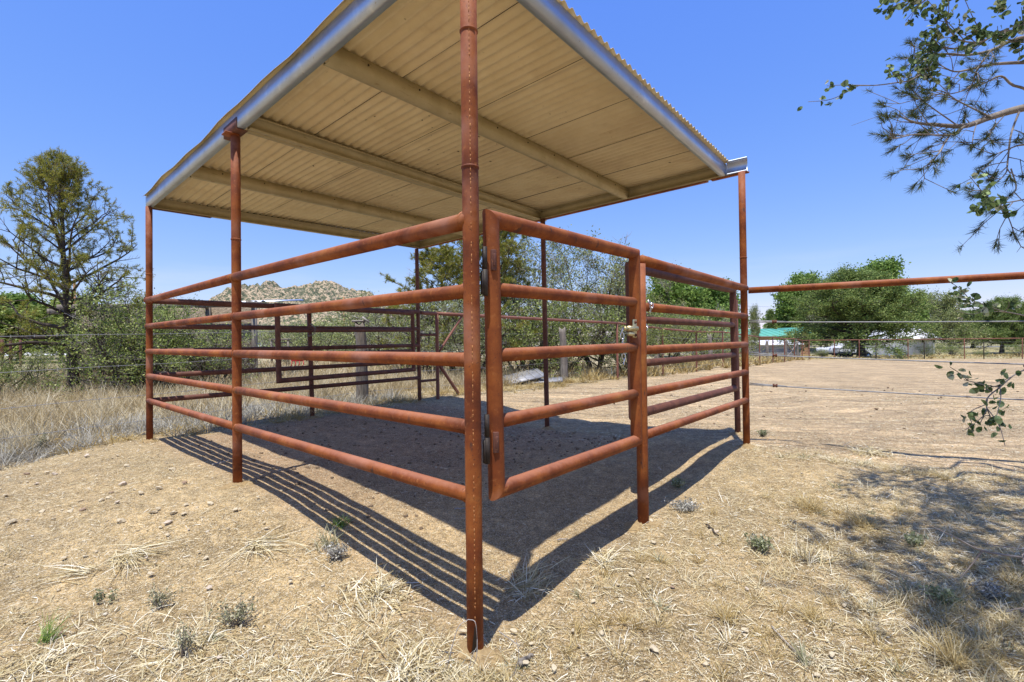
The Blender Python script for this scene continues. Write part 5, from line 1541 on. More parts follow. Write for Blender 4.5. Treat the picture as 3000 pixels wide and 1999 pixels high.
# red implement in the dry grass behind the rear gate
d_ = 13.5; x_ = X(870, d_); g = gz(x_, d_)
t = thing('garden_tiller', 'small red cultivator frame standing in the dry grass behind the rear gate', 'cultivator', (x_, d_, g), .3)
mb = MB(); zc = Z(-.50) - g
mb.box((0, 0, zc + .04), (.34, .06, .05)); mb.box((0, .12, zc - .02), (.30, .05, .05)); mb.box((.0, .05, zc + .10), (.04, .04, .16)); mb.obj('frame', M_RED, t)
for k in range(4):
    mb = MB(); xx = -.15 + k * .10; mb.tube([(xx, 0, zc), (xx + .02, -.05, zc - .10), (xx - .03, -.03, zc - .24)], .012, 6); mb.obj('tine', M_RED, t, smooth=True)
for s_ in (-1, 1):
    mb = MB(); mb.tube([(s_ * .13, 0, zc + .05), (s_ * .20, -.02, zc + .12), (s_ * .17, 0, zc + .20)], .018, 6); mb.obj('handle', M_CAST, t, smooth=True)
# timber rail in the field
d_ = 24; x_ = X(820, d_); g = gz(x_, d_)
t = thing('timber_bench', 'low timber beam on short posts standing in the dry field', 'bench', (x_, d_, g), .1)
mb = MB(); mb.box((0, 0, Z(.14) - g), (1.05, .12, .10)); mb.box((.15, .1, Z(-.02) - g), (.8, .12, .08)); mb.obj('beam', M_WOOD, t)
for s_ in (-.4, .4):
    mb = MB(); mb.box((s_, 0, (Z(.14) - g) / 2), (.09, .09, Z(.14) - g)); mb.obj('leg', M_WOOD, t)
# sheet metal panels lying at the thicket's edge
for nm, lab, px, d_, rz, tilt, sz, dzz in (('metal_panel', 'pale metal panel leaning on the ground by the small wooden post', 1522, 11.9, .25, .16, (1.15, .8), .16), ('metal_panel', 'flat dark-edged metal panel lying right of the leaning one', 1590, 11.9, -.1, .05, (.95, .7), .07)):
    x_ = X(px, d_); mb = MB(); R3 = np.array((Matrix.Rotation(rz, 3, 'Z') @ Matrix.Rotation(tilt, 3, 'X') @ Matrix.Rotation(-tilt * 1.2, 3, 'Y')))
    mb.box((0, 0, 0), (sz[0], sz[1], .03), R3)
    for k in range(6): mb.box(tuple(R3 @ np.array(((k - 2.5) * sz[0] / 6, 0, .02))), (.03, sz[1], .02), R3)
    o = mb.obj(nm, M_GREYC, loc=(x_, d_, gz(x_, d_) + dzz)); tag(o, lab, 'metal sheet')

# ------------------------------------------------------------------ poles and lines
def pole(label, px, d, top, r, arms=(), m=M_WOOD, name='utility_pole'):
    x_ = X(px, d); g = gz(x_, d)
    t = thing(name, label, 'pole', (x_, d, g))
    mb = MB(); mb.tube([(0, 0, -.3), (0, 0, top - g)], [r, r * .7], 10); mb.obj('pole', m, t, smooth=True)
    for dz, w in arms:
        mb = MB(); mb.box((0, -.1, top - g - dz), (w, .12, .12)); a = mb.obj('crossarm', m, t)
        for s_ in (-.45, -.2, .2, .45):
            mb = MB(); mb.tube([(s_ * w, -.1, top - g - dz + .06), (s_ * w, -.1, top - g - dz + .24)], .05, 6); mb.obj('insulator', M_TRIM, a)
    return (x_, d, top)
P1_ = pole('steel-grey power pole with crossarms right of the garage', 2811, 92, Z(6.8), .17, ((.5, 2.4), (1.9, 1.9)), M_TWIG)
P0_ = pole('slim pale pole standing behind the pinyon pine', 221, 30, Z(4.1), .09, (), M_TAN)
P3_ = pole('thin brown pole far behind the back middle post', 1009, 60, Z(5.6), .13, (), M_TAN)
def line_(name, lab, A_, B__, sag, r=.012, n=16):
    A_ = np.array(A_); B__ = np.array(B__); pts = [A_ + (B__ - A_) * k / n - np.array((0, 0, sag * 4 * (k / n) * (1 - k / n))) for k in range(n + 1)]
    mb = MB(); mb.tube(pts, r, 4, cap=False); o = mb.obj(name, M_CAST); tag(o, lab, 'power line', 'overhead power lines')
for k, (dz, lab) in enumerate(((.4, 'highest overhead line running from the power pole to the right'), (1.1, 'second overhead line running from the power pole to the right'), (1.9, 'third overhead line below the other two at right'))):
    line_('power_line', lab, (P1_[0], P1_[1], P1_[2] - dz), (X(3300, 85), 85, Z(5.6 - dz)), .6, .016)
for k, (dz, lab) in enumerate(((.3, 'upper overhead line running left from the power pole'), (1.7, 'lower overhead line running left from the power pole'))):
    line_('power_line', lab, (P1_[0], P1_[1], P1_[2] - dz), (X(2150, 140), 140, Z(9.5 - dz * 1.5)), 1.0, .02)
line_('power_line', 'thin line crossing the sky behind the pinyon pine', (P0_[0], P0_[1], P0_[2] - .2), (X(-300, 34), 34, Z(4.4)), .3, .010)

# ------------------------------------------------------------------ stones
M_STONE = mat('pale_stone', [(0.3, (.46, .37, .23)), (0.7, (.68, .59, .42))], scale=30, rough=.9, bump=.5, bscale=120, bdist=.002)
M_STONE2 = mat('brown_stone', [(0.3, (.22, .15, .10)), (0.7, (.40, .28, .19))], scale=30, rough=.9, bump=.5, bscale=120, bdist=.002)
M_STONE3 = mat('grey_pink_stone', [(0.3, (.44, .36, .27)), (0.7, (.68, .58, .46))], scale=30, rough=.9, bump=.5, bscale=120, bdist=.002)
def stone_mesh(seed):
    import bmesh
    bm = bmesh.new(); bmesh.ops.create_icosphere(bm, subdivisions=2, radius=1)
    r = random.Random(seed); o_ = Vector((r.uniform(0, 50), r.uniform(0, 50), 0))
    for v in bm.verts:
        n_ = mnoise.noise(v.co * .9 + o_) * .45 + mnoise.noise(v.co * 2.2 + o_) * .18
        v.co *= 1 + n_ * 1.5; v.co.z *= .5
        v.co.x = round(v.co.x * 3.5) / 3.5 * .35 + v.co.x * .65
    me = bpy.data.meshes.new('stone'); bm.to_mesh(me); bm.free()
    return me
smesh = []
for k in range(9):
    me = stone_mesh(k); me.materials.append((M_STONE, M_STONE2, M_STONE3)[k % 3 if k < 7 else 0]); smesh.append(me)
rr = np.random.RandomState(5)
def gpt(px, py):
    """ground point seen at this place, by marching along the sight line"""
    a = px3(px, py, 1.0) - np.array((0, 0, CAMZ)); 
    for _ in range(1):
        lo, hi = .5, 60.
        for it in range(30):
            m_ = (lo + hi) / 2; p = a * m_ + np.array((0, 0, CAMZ))
            if p[2] > gz(p[0], p[1]): lo = m_
            else: hi = m_
    return a * lo + np.array((0, 0, CAMZ))
spots = []
for (px, py, s) in ((32, 1542, 24), (252, 1345, 16), (447, 1514, 18), (463, 1503, 14), (508, 1515, 16), (537, 1518, 16), (295, 1478, 17), (343, 1483, 15), (235, 1480, 14), (122, 1511, 17), (205, 1511, 14), (240, 1506, 16), (218, 1497, 14), (360, 1430, 24), (370, 1375, 16), (412, 1455, 15),
        (466, 1442, 20), (540, 1425, 16), (352, 1540, 26), (493, 1544, 20), (615, 1487, 16), (690, 1505, 15), (610, 1737, 20), (850, 1718, 16), (440, 1695, 22), (160, 1400, 18), (78, 1400, 14), (15, 1463, 13), (505, 1387, 18), (325, 1455, 13), (780, 1560, 12), (640, 1944, 20), (1505, 1864, 22), (1557, 1903, 18), (1765, 1872, 22),
        (1679, 1863, 17), (1917, 1918, 36), (1697, 1908, 16), (1624, 1975, 26), (1540, 1960, 30), (2185, 1864, 28), (1903, 1542, 24), (1915, 1602, 20), (1850, 1697, 20), (1971, 1735, 16), (1812, 1728, 16), (2035, 1484, 12), (2114, 1865, 24), (2440, 1935, 24), (2190, 1740, 18), (1820, 1772, 16), (1739, 1776, 16), (2070, 1965, 28), (2395, 1995, 22),
        (1360, 1867, 30), (1235, 1900, 18), (180, 1872, 16), (905, 1780, 14), (1720, 1930, 14), (2570, 1860, 20), (2350, 1600, 14), (2100, 1570, 12)):
    p = gpt(px, py); spots.append((p[0], p[1], s * (1.0 if py < 1600 else .78) / F * p[1] / 2))
for k in range(70):
    if k < 52: px, py = rr.uniform(0, 950), rr.uniform(1330, 1720)
    else: px, py = rr.uniform(0, 3000), rr.uniform(1380, 1999)
    p = gpt(px, py); u, v = shed_uv(p[0], p[1])
    if 0 < u < 1 and 0 < v < 1: continue
    spots.append((p[0], p[1], rr.uniform(6, 12) / F * p[1] / 2))
for k, (x_, y_, s) in enumerate(spots):
    o = bpy.data.objects.new('stone', smesh[(0, 7, 8, 3, 6, 2)[(k * 5) % 6] if rr.rand() < .85 else (k * 5) % 9]); COL.objects.link(o); o.parent = ground
    o.location = (x_, y_, gz(x_, y_) + s * .25 + .012); o.scale = (s * rr.uniform(.8, 1.25), s * rr.uniform(.7, 1), s * rr.uniform(.7, 1.1)); o.rotation_euler = (rr.uniform(-.3, .3), rr.uniform(-.3, .3), rr.uniform(0, 6.3))

# ------------------------------------------------------------------ ground cover
def surf(x, y):
    near = np.clip(1 - (np.hypot(x, y - 3) - 6) / 25, 0, 1)
    ar = arena_mask(x, y)
    return ground_h(x, y) + near * (.018 * fbm(x, y, 1.4, 4, 3) + .010 * fbm(x, y, 7, 3, 9)) + ar * near * .008 * np.sin((x * .35 + y * 2.6 + 1.5 * fbm(x, y, .25, 2, 5)) * 7)

def blades(mb, x, y, z, ln, wd, az, el, r, bend=.4, a=None, segs=2):
    """bent tapering blades: base point, length, width, heading, elevation"""
    m = len(x)
    ln = np.broadcast_to(ln, (m,)); wd = np.broadcast_to(wd, (m,)); el = np.broadcast_to(el, (m,))
    d = np.stack([np.cos(az) * np.cos(el), np.sin(az) * np.cos(el), np.sin(el)], 1)
    up = np.stack([-np.cos(az) * np.sin(el), -np.sin(az) * np.sin(el), np.cos(el)], 1)
    roll = r.uniform(-.9, .9, m)
    s0 = np.stack([-np.sin(az), np.cos(az), 0 * az], 1)
    s = s0 * np.cos(roll)[:, None] + up * np.sin(roll)[:, None]
    b = r.uniform(-1, 1, m) * bend; b2 = -np.abs(r.uniform(0, 1, m)) * bend
    base = np.stack([x, y, z], 1)
    rows = []
    for k in range(segs + 1):
        t = k / segs
        c = base + d * (ln * t)[:, None] + s0 * (ln * b * t * t * .5)[:, None] + up * (ln * b2 * t * t * .55)[:, None]
        w = wd * (1 - .75 * t ** 1.5)
        rows.append((c - s * w[:, None] / 2, c + s * w[:, None] / 2))
    if a is None: a = r.rand(m)
    for k in range(segs):
        P = np.stack([rows[k][0], rows[k][1], rows[k + 1][1], rows[k + 1][0]], 1); mb.quads(P, a)

rg = np.random.RandomState(17)
def in_view(x, y, pad=.25):
    return (np.abs(x) < y * (1.065 + pad)) & (y > 1.2)

# bleached litter lying over the yard
def litter():
    mb = MB()
    n = 620000
    x = rg.uniform(-7, 8.5, n); y = 1.15 + 9.5 * rg.rand(n) ** 1.7
    u, v = shed_uv(x, y)
    dens = .30 + .75 * sstep(-.05, .5, fbm(x, y, 1.1, 4, 71)) + .35 * sstep(.1, .6, fbm(x, y, 4, 3, 75))
    fg = sstep(2.6, 1.6, y) * .9; dens = dens * (.55 + fg)
    right = sstep(.6, 2.0, x - .3) * sstep(3.9, 3.0, y - .2 * (x - 2)); dens = dens + right * 1.1
    inside = (u > 0) & (u < 1.0) & (v > 0) & (v < 1)
    edge = sstep(.80, 1.0, v) + sstep(.06, 0, u) * .3
    dens = np.where(inside, .05 + .75 * edge * sstep(-.3, .3, fbm(x, y, 2, 3, 78)), dens)
    ar = arena_mask(x, y); dens = dens * (1 - .5 * ar)
    stripe = sstep(.4, .05, np.abs(y - (4.35 - .36 * (x - 2.3)))) * (x > 2.1); dens = dens + stripe * 1.0
    bare = sstep(.25, .6, fbm(x, y, .55, 3, 90)); dens *= 1 - .75 * bare
    leftslope = sstep(-.5, -1.6, x) * sstep(2.2, 2.9, y); dens *= 1 - .55 * leftslope
    keep = in_view(x, y) & (rg.rand(n) < dens * .70)
    x, y = x[keep], y[keep]; m = len(x)
    z = surf(x, y) + .004 + .008 * rg.rand(m)
    ln = rg.gamma(2.2, .013, m) + .008; ln = np.minimum(ln, .13); wd = .0013 + .0022 * rg.rand(m) ** 2 + y * .00022
    blades(mb, x, y, z, ln, wd, rg.uniform(0, 6.283, m), rg.normal(.03, .16, m), rg, .5)
    o = mb.obj('straw_litter', M_STRAW); o['kind'] = 'stuff'
    return m
litter()
def chaff():
    mb = MB(); n = 620000
    x = rg.uniform(-7, 8.5, n); y = 1.15 + 8.5 * rg.rand(n) ** 1.9
    u, v = shed_uv(x, y); ins = (u > 0) & (u < 1) & (v > 0) & (v < 1)
    dens = .25 + .9 * sstep(-.25, .35, fbm(x, y, 2.3, 4, 171)); dens = np.where(ins, dens * .16, dens) * (1 - .35 * arena_mask(x, y))
    k = in_view(x, y) & (rg.rand(n) < dens * .55); x, y = x[k], y[k]; m = len(x)
    blades(mb, x, y, surf(x, y) + .003 + .004 * rg.rand(m), .004 + rg.gamma(1.6, .006, m), .0009 + .0014 * rg.rand(m) + y * .00025, rg.uniform(0, 6.283, m), rg.normal(.05, .25, m), rg, .4, np.where(rg.rand(m) < .3, rg.rand(m) * .15, rg.rand(m)), 1)
    o = mb.obj('straw_chaff', M_CHAFF); o['kind'] = 'stuff'
M_CHAFF = leaf_mat('chaff', [(0, (.12, .075, .035)), (.14, (.22, .15, .075)), (.2, (.50, .40, .22)), (.7, (.72, .62, .40)), (1, (.86, .80, .62))], 0, .8)
chaff()

def tufts(n, xf, yf, spread, nb, ln, wd, el, m, name, seed, dens=None, size=(.6, 1.3)):
    r = np.random.RandomState(seed); mb = MB()
    xs, ys = xf(r, n), yf(r, n)
    if dens is not None:
        k = r.rand(n) < dens(xs, ys); xs, ys = xs[k], ys[k]
    k = in_view(xs, ys); xs, ys = xs[k], ys[k]
    mm = len(xs); sz = r.uniform(*size, mm)
    X_ = np.repeat(xs, nb); Y_ = np.repeat(ys, nb); S_ = np.repeat(sz, nb); tot = len(X_)
    az = r.uniform(0, 6.283, tot); rad = np.abs(r.normal(0, spread, tot)) * S_
    bx = X_ + np.cos(az) * rad; by = Y_ + np.sin(az) * rad
    el_ = np.clip(r.normal(el[0], el[1], tot), -.05, 1.5)
    tone = np.clip(np.repeat(r.rand(mm), nb) * .6 + r.rand(tot) * .45, 0, 1)
    blades(mb, bx, by, surf(bx, by) - .003, ln * S_ * r.uniform(.45, 1.15, tot), wd * (1 + .25 * Y_ * .3) * r.uniform(.6, 1.3, tot), az + r.normal(0, .7, tot), el_, r, .7, tone, 3)
    o = mb.obj(name, m); o['kind'] = 'stuff'
    return mm
yard = lambda a, b: (lambda r, n: r.uniform(a, b, n))
# matted straw tufts over the foreground
def dens_fg(x, y):
    u, v = shed_uv(x, y); ins = (u > -.02) & (u < 1.02) & (v > -.02) & (v < 1.02)
    d = .25 * sstep(2.6, 1.5, y) + .75 * sstep(.0, .5, fbm(x, y, 1.2, 4, 71)) * sstep(2.9, 1.7, y) + sstep(.5, 1.8, x) * sstep(3.4, 2.6, y - .1 * x) * (.15 + .8 * sstep(-.05, .5, fbm(x, y, 1.1, 3, 72)))
    d = d + sstep(.30, .05, np.abs(y - (4.30 - .36 * (x - 2.3)))) * (x > 2.2) * .8
    d = d * (1 - .8 * sstep(-.4, -1.6, x) * sstep(2.0, 2.6, y))
    return np.where(ins, 0, d) * (1 - .9 * arena_mask(x, y))
tufts(4600, yard(-3.2, 5.2), lambda r, n: 1.2 + 3.4 * r.rand(n) ** 1.3, .035, 34, .075, .0028, (.45, .45), M_STRAW, 'dry_grass_mat', 81, dens_fg, (.4, 1.25))
tufts(1100, yard(-.2, 4.8), lambda r, n: 1.3 + 2.6 * r.rand(n) ** 1.2, .02, 44, .10, .0020, (.75, .35), M_DRYG, 'dry_grass_mat', 82, dens_fg, (.5, 1.1))
tufts(380, yard(-1.8, 4.8), lambda r, n: 1.3 + 3.0 * r.rand(n) ** 1.3, .018, 26, .06, .0042, (.6, .5), M_SAGE, 'grey_green_groundcover', 83, dens_fg, (.5, 1.1))
# dry standing grass beyond the barbed wire
def dens_field(x, y):
    d = sstep(-.15, .5, FENCE_X(y) + .35 * fbm(x, y, 1.3, 2, 5) - x)
    return d * (.55 + .45 * sstep(-.2, .4, fbm(x, y, .9, 3, 93)))
tufts(5200, yard(-16, 2.5), lambda r, n: 4.3 + 10 * r.rand(n) ** 1.3, .05, 22, .35, .0055, (1.1, .32), M_DRYF, 'tall_dry_grass', 84, dens_field, (.6, 1.35))
tufts(3200, yard(-22, 3), lambda r, n: 11 + 15 * r.rand(n), .12, 12, .38, .012, (1.15, .3), M_DRYF, 'tall_dry_grass', 85, dens_field, (.6, 1.3))
def dens_silver(x, y):
    e = FENCE_X(y) - x; d = sstep(-.75, -.2, e) * sstep(2.4, 1.0, e) * sstep(-1.2, -2.2, x)
    return d * (.6 + .4 * sstep(-.2, .3, fbm(x, y, 2, 2, 96)))
tufts(3400, yard(-9, -1.2), lambda r, n: 4.0 + 4.5 * r.rand(n), .06, 34, .16, .0048, (.8, .5), M_SILV, 'silver_weeds', 86, dens_silver, (.5, 1.5))
def dens_back(x, y):
    e = FENCE_X(y) - x; u, v = shed_uv(x, y)
    return sstep(-1.3, -.8, e) * sstep(.3, -.1, e) * (v > .97) * (.3 + .6 * sstep(-.3, .3, fbm(x, y, 2, 2, 97)))
tufts(2600, yard(-5, 3), lambda r, n: 4.9 + 8.5 * r.rand(n), .05, 26, .17, .0045, (.7, .45), M_DRYG, 'short_yellow_grass', 87, dens_back, (.5, 1.4))
# grass along the arena side fence and beyond it
def dens_side(x, y):
    l = x - (2.8 + (y - 12.8) * .806)
    return sstep(.6, .1, l) * sstep(-5, -1, l)
tufts(2600, yard(0, 22), lambda r, n: 12.5 + 24 * r.rand(n), .12, 14, .38, .014, (1.1, .3), M_DRYG, 'tall_dry_grass', 88, dens_side, (.5, 1.3))
def dens_lawn(x, y): return sstep(.2, 1.2, y - (36.9 - .22 * (x - 22))) * .9 + 0 * x
tufts(1300, yard(18, 62), lambda r, n: 34 + 26 * r.rand(n), .3, 10, .20, .02, (1.0, .35), M_DRYG, 'lawn_grass', 89, dens_lawn, (.5, 1.2))
# hay and clods left in the shelter
def dens_hay(x, y):
    u, v = shed_uv(x, y); d1 = np.exp(-((x - .45) ** 2 + (y - 5.6) ** 2) / .5); return d1 * .9 + .25 * (u > .0) * (u < .95) * (v > .75) * (v < 1)
tufts(420, yard(-2.5, 1.6), lambda r, n: 4.4 + 3.2 * r.rand(n), .07, 22, .10, .003, (.1, .15), M_STRAW, 'hay_scraps', 90, dens_hay, (.5, 1.2))
def clods():
    import bmesh
    bm = bmesh.new(); bmesh.ops.create_icosphere(bm, subdivisions=1, radius=1)
    V0 = np.array([v.co[:] for v in bm.verts]); T0 = np.array([[v.index for v in f.verts] for f in bm.faces]); bm.free()
    r = np.random.RandomState(8)
    def many(n, xf, yf, dens, s0, s1, name, m):
        x, y = xf(r, n), yf(r, n); k = (r.rand(n) < dens(x, y)) & in_view(x, y); x, y = x[k], y[k]; mm = len(x)
        z = surf(x, y); mb = MB(); s = s0 + (s1 - s0) * r.rand(mm) ** 3
        V = V0[None] * s[:, None, None] * (1 + .35 * r.normal(size=(mm, len(V0), 1)) * .6) * np.array((1, 1, .6)) 
        V = V + np.stack([x, y, z + s * .2], 1)[:, None]
        T = (T0[None] + (np.arange(mm) * len(V0))[:, None, None]).reshape(-1, 3)
        mb.add(V.reshape(-1, 3), None, T); o = mb.obj(name, m); o['kind'] = 'stuff'
    M_CLOD = mat('dark_manure', [(0.3, (.12, .085, .055)), (0.7, (.25, .175, .11))], scale=30, rough=1, bump=.6, bscale=120)
    M_GRIT = mat('gravel_grit', [(0.3, (.30, .23, .14)), (0.5, (.50, .41, .27)), (0.7, (.68, .62, .50))], scale=3.5, rough=1, bump=0)
    ins = lambda x, y: (lambda u, v: np.where((u > .04) & (u < .98) & (v > .2) & (v < .97), .35 + .9 * np.exp(-((x - .6) ** 2 + (y - 5.4) ** 2) / .6), 0.))(*shed_uv(x, y))
    many(6500, yard(-4, 2.6), yard(2.4, 8), ins, .003, .020, 'manure_clods', M_CLOD)
    out = lambda x, y: (lambda u, v: np.where((u > 0) & (u < 1) & (v > 0) & (v < 1), .15, .9))(*shed_uv(x, y)) * (.25 + .75 * sstep(-.2, .5, fbm(x, y, .9, 3, 55)))
    many(8000, yard(-6, 6), lambda r, n: 1.2 + 5.2 * r.rand(n) ** 1.5, out, .0022, .012, 'gravel', M_GRIT)
    ar_ = lambda x, y: arena_mask(x, y) * .8
    many(260, yard(1.5, 12), yard(4.5, 12), ar_, .008, .030, 'manure_clods', M_CLOD)
    many(5000, yard(.5, 15), lambda r, n: 4.4 + 10 * r.rand(n) ** 1.4, ar_, .004, .016, 'gravel', M_GRIT)
clods()

# litter and crumbs gathered round the feet of the posts
def post_feet():
    r = np.random.RandomState(33); mb = MB()
    for P_ in (PA, PB, PC, PD, PE, PF, PG, PH, g2):
        n = 150; a = r.uniform(0, 6.283, n); d = .036 + np.abs(r.normal(0, .045, n)); x = P_[0] + np.cos(a) * d; y = P_[1] + np.sin(a) * d
        blades(mb, x, y, surf(x, y) + .002 + .02 * np.exp(-(d - .03) * 40), .012 + r.gamma(2, .014, n), .0025, a + r.normal(1.2, .8, n), r.normal(.22, .3, n), r, .8, None, 2)
    o = mb.obj('post_foot_litter', M_STRAW); o['kind'] = 'stuff'
    # soil heaped against each foot
    for P_ in (PA, PB, PC, PD, PE, PF, PG, PH, g2):
        V = []; q = []; n = 20; rings = ((.028, .030), (.045, .022), (.075, .010), (.13, -.012)); ph = r.uniform(0, 6)
        for rr_, zz in rings:
            for j in range(n):
                a = j / n * 6.283; k_ = 1 + .25 * math.sin(2 * a + ph) + .15 * math.sin(5 * a + ph) + r.uniform(-.08, .08)
                x = P_[0] + math.cos(a) * rr_ * (k_ if rr_ > .03 else 1); y = P_[1] + math.sin(a) * rr_ * (k_ if rr_ > .03 else 1)
                V.append((x, y, float(surf(np.array([x]), np.array([y]))[0]) + zz * (.7 + .5 * r.rand())))
        for i in range(3):
            for j in range(n): q.append((i * n + j, i * n + (j + 1) % n, (i + 1) * n + (j + 1) % n, (i + 1) * n + j))
        mb = MB(); mb.add(V, q); o = mb.obj('soil_mound', M_SOILH, ground, smooth=True)
M_SOILH = mat('heaped_soil', [(0.3, (.26, .18, .09)), (0.6, (.40, .285, .14)), (0.75, (.52, .41, .24))], scale=45, rough=1, bump=.8, bscale=90, bdist=.01, world_space=True)
post_feet()

# ------------------------------------------------------------------ single plants and tufts one can point to
def straw_clump(label, px, py, seed, n=120, ln=.22, heading=0.0, fan=1.0, m=M_STRAW, el=(.12, .12), wd=.0042, name='dry_grass_tuft', cat='grass tuft', sp=.035, group=None, bend=.5):
    p = gpt(px, py); r = np.random.RandomState(seed); mb = MB()
    az = r.normal(heading, fan, n); rad = np.abs(r.normal(0, sp, n)); ra = r.uniform(0, 6.283, n)
    x = rad * np.cos(ra); y = rad * np.sin(ra)
    z = surf(p[0] + x, p[1] + y) - gz(p[0], p[1])
    blades(mb, x, y, z + .004, ln * r.uniform(.35, 1.1, n), wd * r.uniform(.6, 1.2, n), az, np.clip(r.normal(el[0], el[1], n), 0, 1.5), r, bend, None, 4)
    o = mb.obj(name, m, loc=(p[0], p[1], gz(p[0], p[1]))); tag(o, label, cat, group)
    return o
straw_clump('combed-over straw clump in the bare dirt left of the middle left post', 360, 1640, 1, 190, .30, .3, 1.15, sp=.05)
straw_clump('long fanned straw clump midway to the rail shadows', 745, 1605, 2, 170, .30, .2, .9, sp=.05)
straw_clump('straw tail trailing left of the fanned clump', 250, 1690, 3, 60, .26, 3.3, .35)
straw_clump('bleached curly straw heap left of the near corner post', 1110, 1745, 4, 420, .10, 0, 3.0, el=(.5, .4), wd=.006, sp=.11, bend=1.2)
straw_clump('straw heap in the shade at the foot of the near corner', 1545, 1725, 5, 260, .16, .6, 1.2, el=(.3, .3), sp=.07)
straw_clump('loose straw beside the shaded strip near the gate post', 1775, 1655, 6, 160, .13, .4, 2.5, el=(.35, .3), sp=.06)
straw_clump('small green grass tuft growing among the rail shadows', 995, 1550, 7, 110, .085, 0, 3, m=M_GREEN, el=(.8, .3), wd=.0035, sp=.03)
straw_clump('pale green grass beside the silvery weed', 955, 1610, 8, 90, .12, 0, 3, m=M_SAGE, el=(.9, .3), wd=.005, sp=.05)
straw_clump('bright yellow grass tuft right of the near post', 2130, 1826, 9, 150, .11, 1.2, 1.4, m=M_DRYG, el=(.6, .3), wd=.0022, sp=.025)
straw_clump('reddish dry grass tuft in the right foreground', 2380, 1825, 10, 150, .12, 1.5, 1.6, m=M_DRYG, el=(.7, .3), wd=.002, sp=.02)
straw_clump('upright grass tuft at the bottom right corner', 2800, 1960, 11, 160, .13, 1.5, 1.3, m=M_DRYG, el=(.8, .3), wd=.002, sp=.02)
straw_clump('green grass tuft in the left foreground', 132, 1890, 12, 60, .12, 1.5, 1, m=M_GREEN, el=(1.0, .25), wd=.003, sp=.02)
straw_clump('thin green tuft at the bottom right of the middle', 2358, 1955, 13, 60, .10, 1.5, 1, m=M_SAGE, el=(.9, .25), wd=.0025, sp=.015)
straw_clump('coarse straw stubble at the bottom left edge', 120, 1960, 14, 360, .10, 1.2, 2.3, el=(.35, .3), wd=.004, sp=.15, bend=1.1)
straw_clump('coarse upright straw stubble below the near post', 1200, 1975, 15, 300, .11, 1.4, 2.2, el=(.6, .4), wd=.005, sp=.13, bend=1.1)
straw_clump('white straw stubble between the grey weeds', 560, 1900, 16, 320, .11, 1.0, 2.4, el=(.4, .35), wd=.004, sp=.15, bend=1.1)
straw_clump('upright pale stalks in the right middle ground', 2360, 1650, 17, 120, .13, 1.5, 1.6, el=(.9, .35), wd=.004, sp=.06)
straw_clump('yellow tufted grass in the dappled shade at right', 2530, 1550, 18, 240, .17, 1.3, 1.8, m=M_DRYG, el=(.6, .3), wd=.0028, sp=.06)
straw_clump('round shaded grass tuft left of the dark patch', 2380, 1500, 19, 240, .17, 1.5, 1.8, m=M_DRYG, el=(.6, .3), wd=.0028, sp=.06)
straw_clump('white straw pile along the edge of the arena', 2550, 1335, 20, 300, .20, .2, 2.4, el=(.3, .3), wd=.006, sp=.12, bend=1)
# long curved stalks in front of the near post
mb = MB()
for (a, b, c, r_) in (((1310, 1960), (1340, 1850), (1372, 1822), .0016), ((1372, 1822), (1392, 1830), (1398, 1880), .0015), ((1398, 1880), (1396, 1930), (1385, 1960), .0015), ((1460, 1855), (1515, 1895), (1525, 1900), .0015), ((1370, 1990), (1380, 1940), (1395, 1905), .0013), ((1505, 1990), (1520, 1930), (1512, 1880), .0014)):
    S = smooth_path([px3(a[0], a[1], 1.74), px3(b[0], b[1], 1.72), px3(c[0], c[1], 1.73)], 5); mb.tube(S - np.array((-.13, 1.74, 0)), np.linspace(r_, r_ * .7, len(S)), 5, cap=False)
o = mb.obj('dry_weed', M_DEAD, loc=(-.13, 1.74, 0), smooth=True); tag(o, 'bleached curving weed stalks in front of the near post foot', 'weed')

def weed(label, px, py, seed, H=.14, n=22, lsz=.022, m=M_SAGE, cat='weed', name='leafy_weed', spread=.8, nl=14, stemr=.0016):
    H = H * .56; lsz = lsz * .75; spread = spread * 1.6; n = int(n * .8)
    p = gpt(px, py); r = np.random.RandomState(seed); t = thing(name, label, cat, (p[0], p[1], float(surf(np.array([p[0]]), np.array([p[1]]))[0])))
    st, lf = MB(), MB(); Cs, Ds = [], []
    for k in range(n):
        az = r.uniform(0, 6.283); tl = r.uniform(.1, spread); h = H * r.uniform(.6, 1.05)
        tip = np.array([math.cos(az) * tl * h, math.sin(az) * tl * h, h]); mid = tip * .5 + r.normal(size=3) * .01
        st.tube([(0, 0, -.01), mid, tip], [stemr, stemr * .8, stemr * .5], 4, cap=False)
        f = r.uniform(.35, 1.05, nl)[:, None]; Cs.append(tip * f + r.normal(size=(nl, 3)) * .008); Ds.append(r.normal(size=(nl, 3)) + np.array((0, 0, .6)))
    leaves_at(lf, np.vstack(Cs), np.vstack(Ds), lsz, r)
    st.obj('stems', M_TWIG, t)['kind'] = 'stuff'; lf.obj('leaves', m, t)['kind'] = 'stuff'
    return t
M_WEEDG = leaf_mat('blue_green_weed', [(0, (.16, .19, .08)), (.5, (.33, .36, .19)), (.85, (.52, .53, .35)), (1, (.66, .64, .48))], .35, .8)
weed('bushy blue-green weed in the middle of the right foreground', 2230, 1625, 1, .13, 60, .020, M_WEEDG, spread=.9)
weed('grey-green sage weed among straw left of the near post', 690, 1835, 2, .15, 34, .018, M_SAGE)
weed('small dark sage weed left of the bigger grey weeds', 470, 1790, 3, .14, 22, .017, M_SAGE)
weed('narrow sage sprig in the left foreground dirt', 285, 1780, 4, .10, 8, .016, M_WEEDG, spread=.3)
weed('tiny sage sprig right of the narrow one', 322, 1775, 5, .09, 6, .016, M_WEEDG, spread=.3)
weed('tall dry-topped weed at the bottom left of the middle', 530, 1940, 6, .20, 18, .014, M_SAGE, spread=.4)
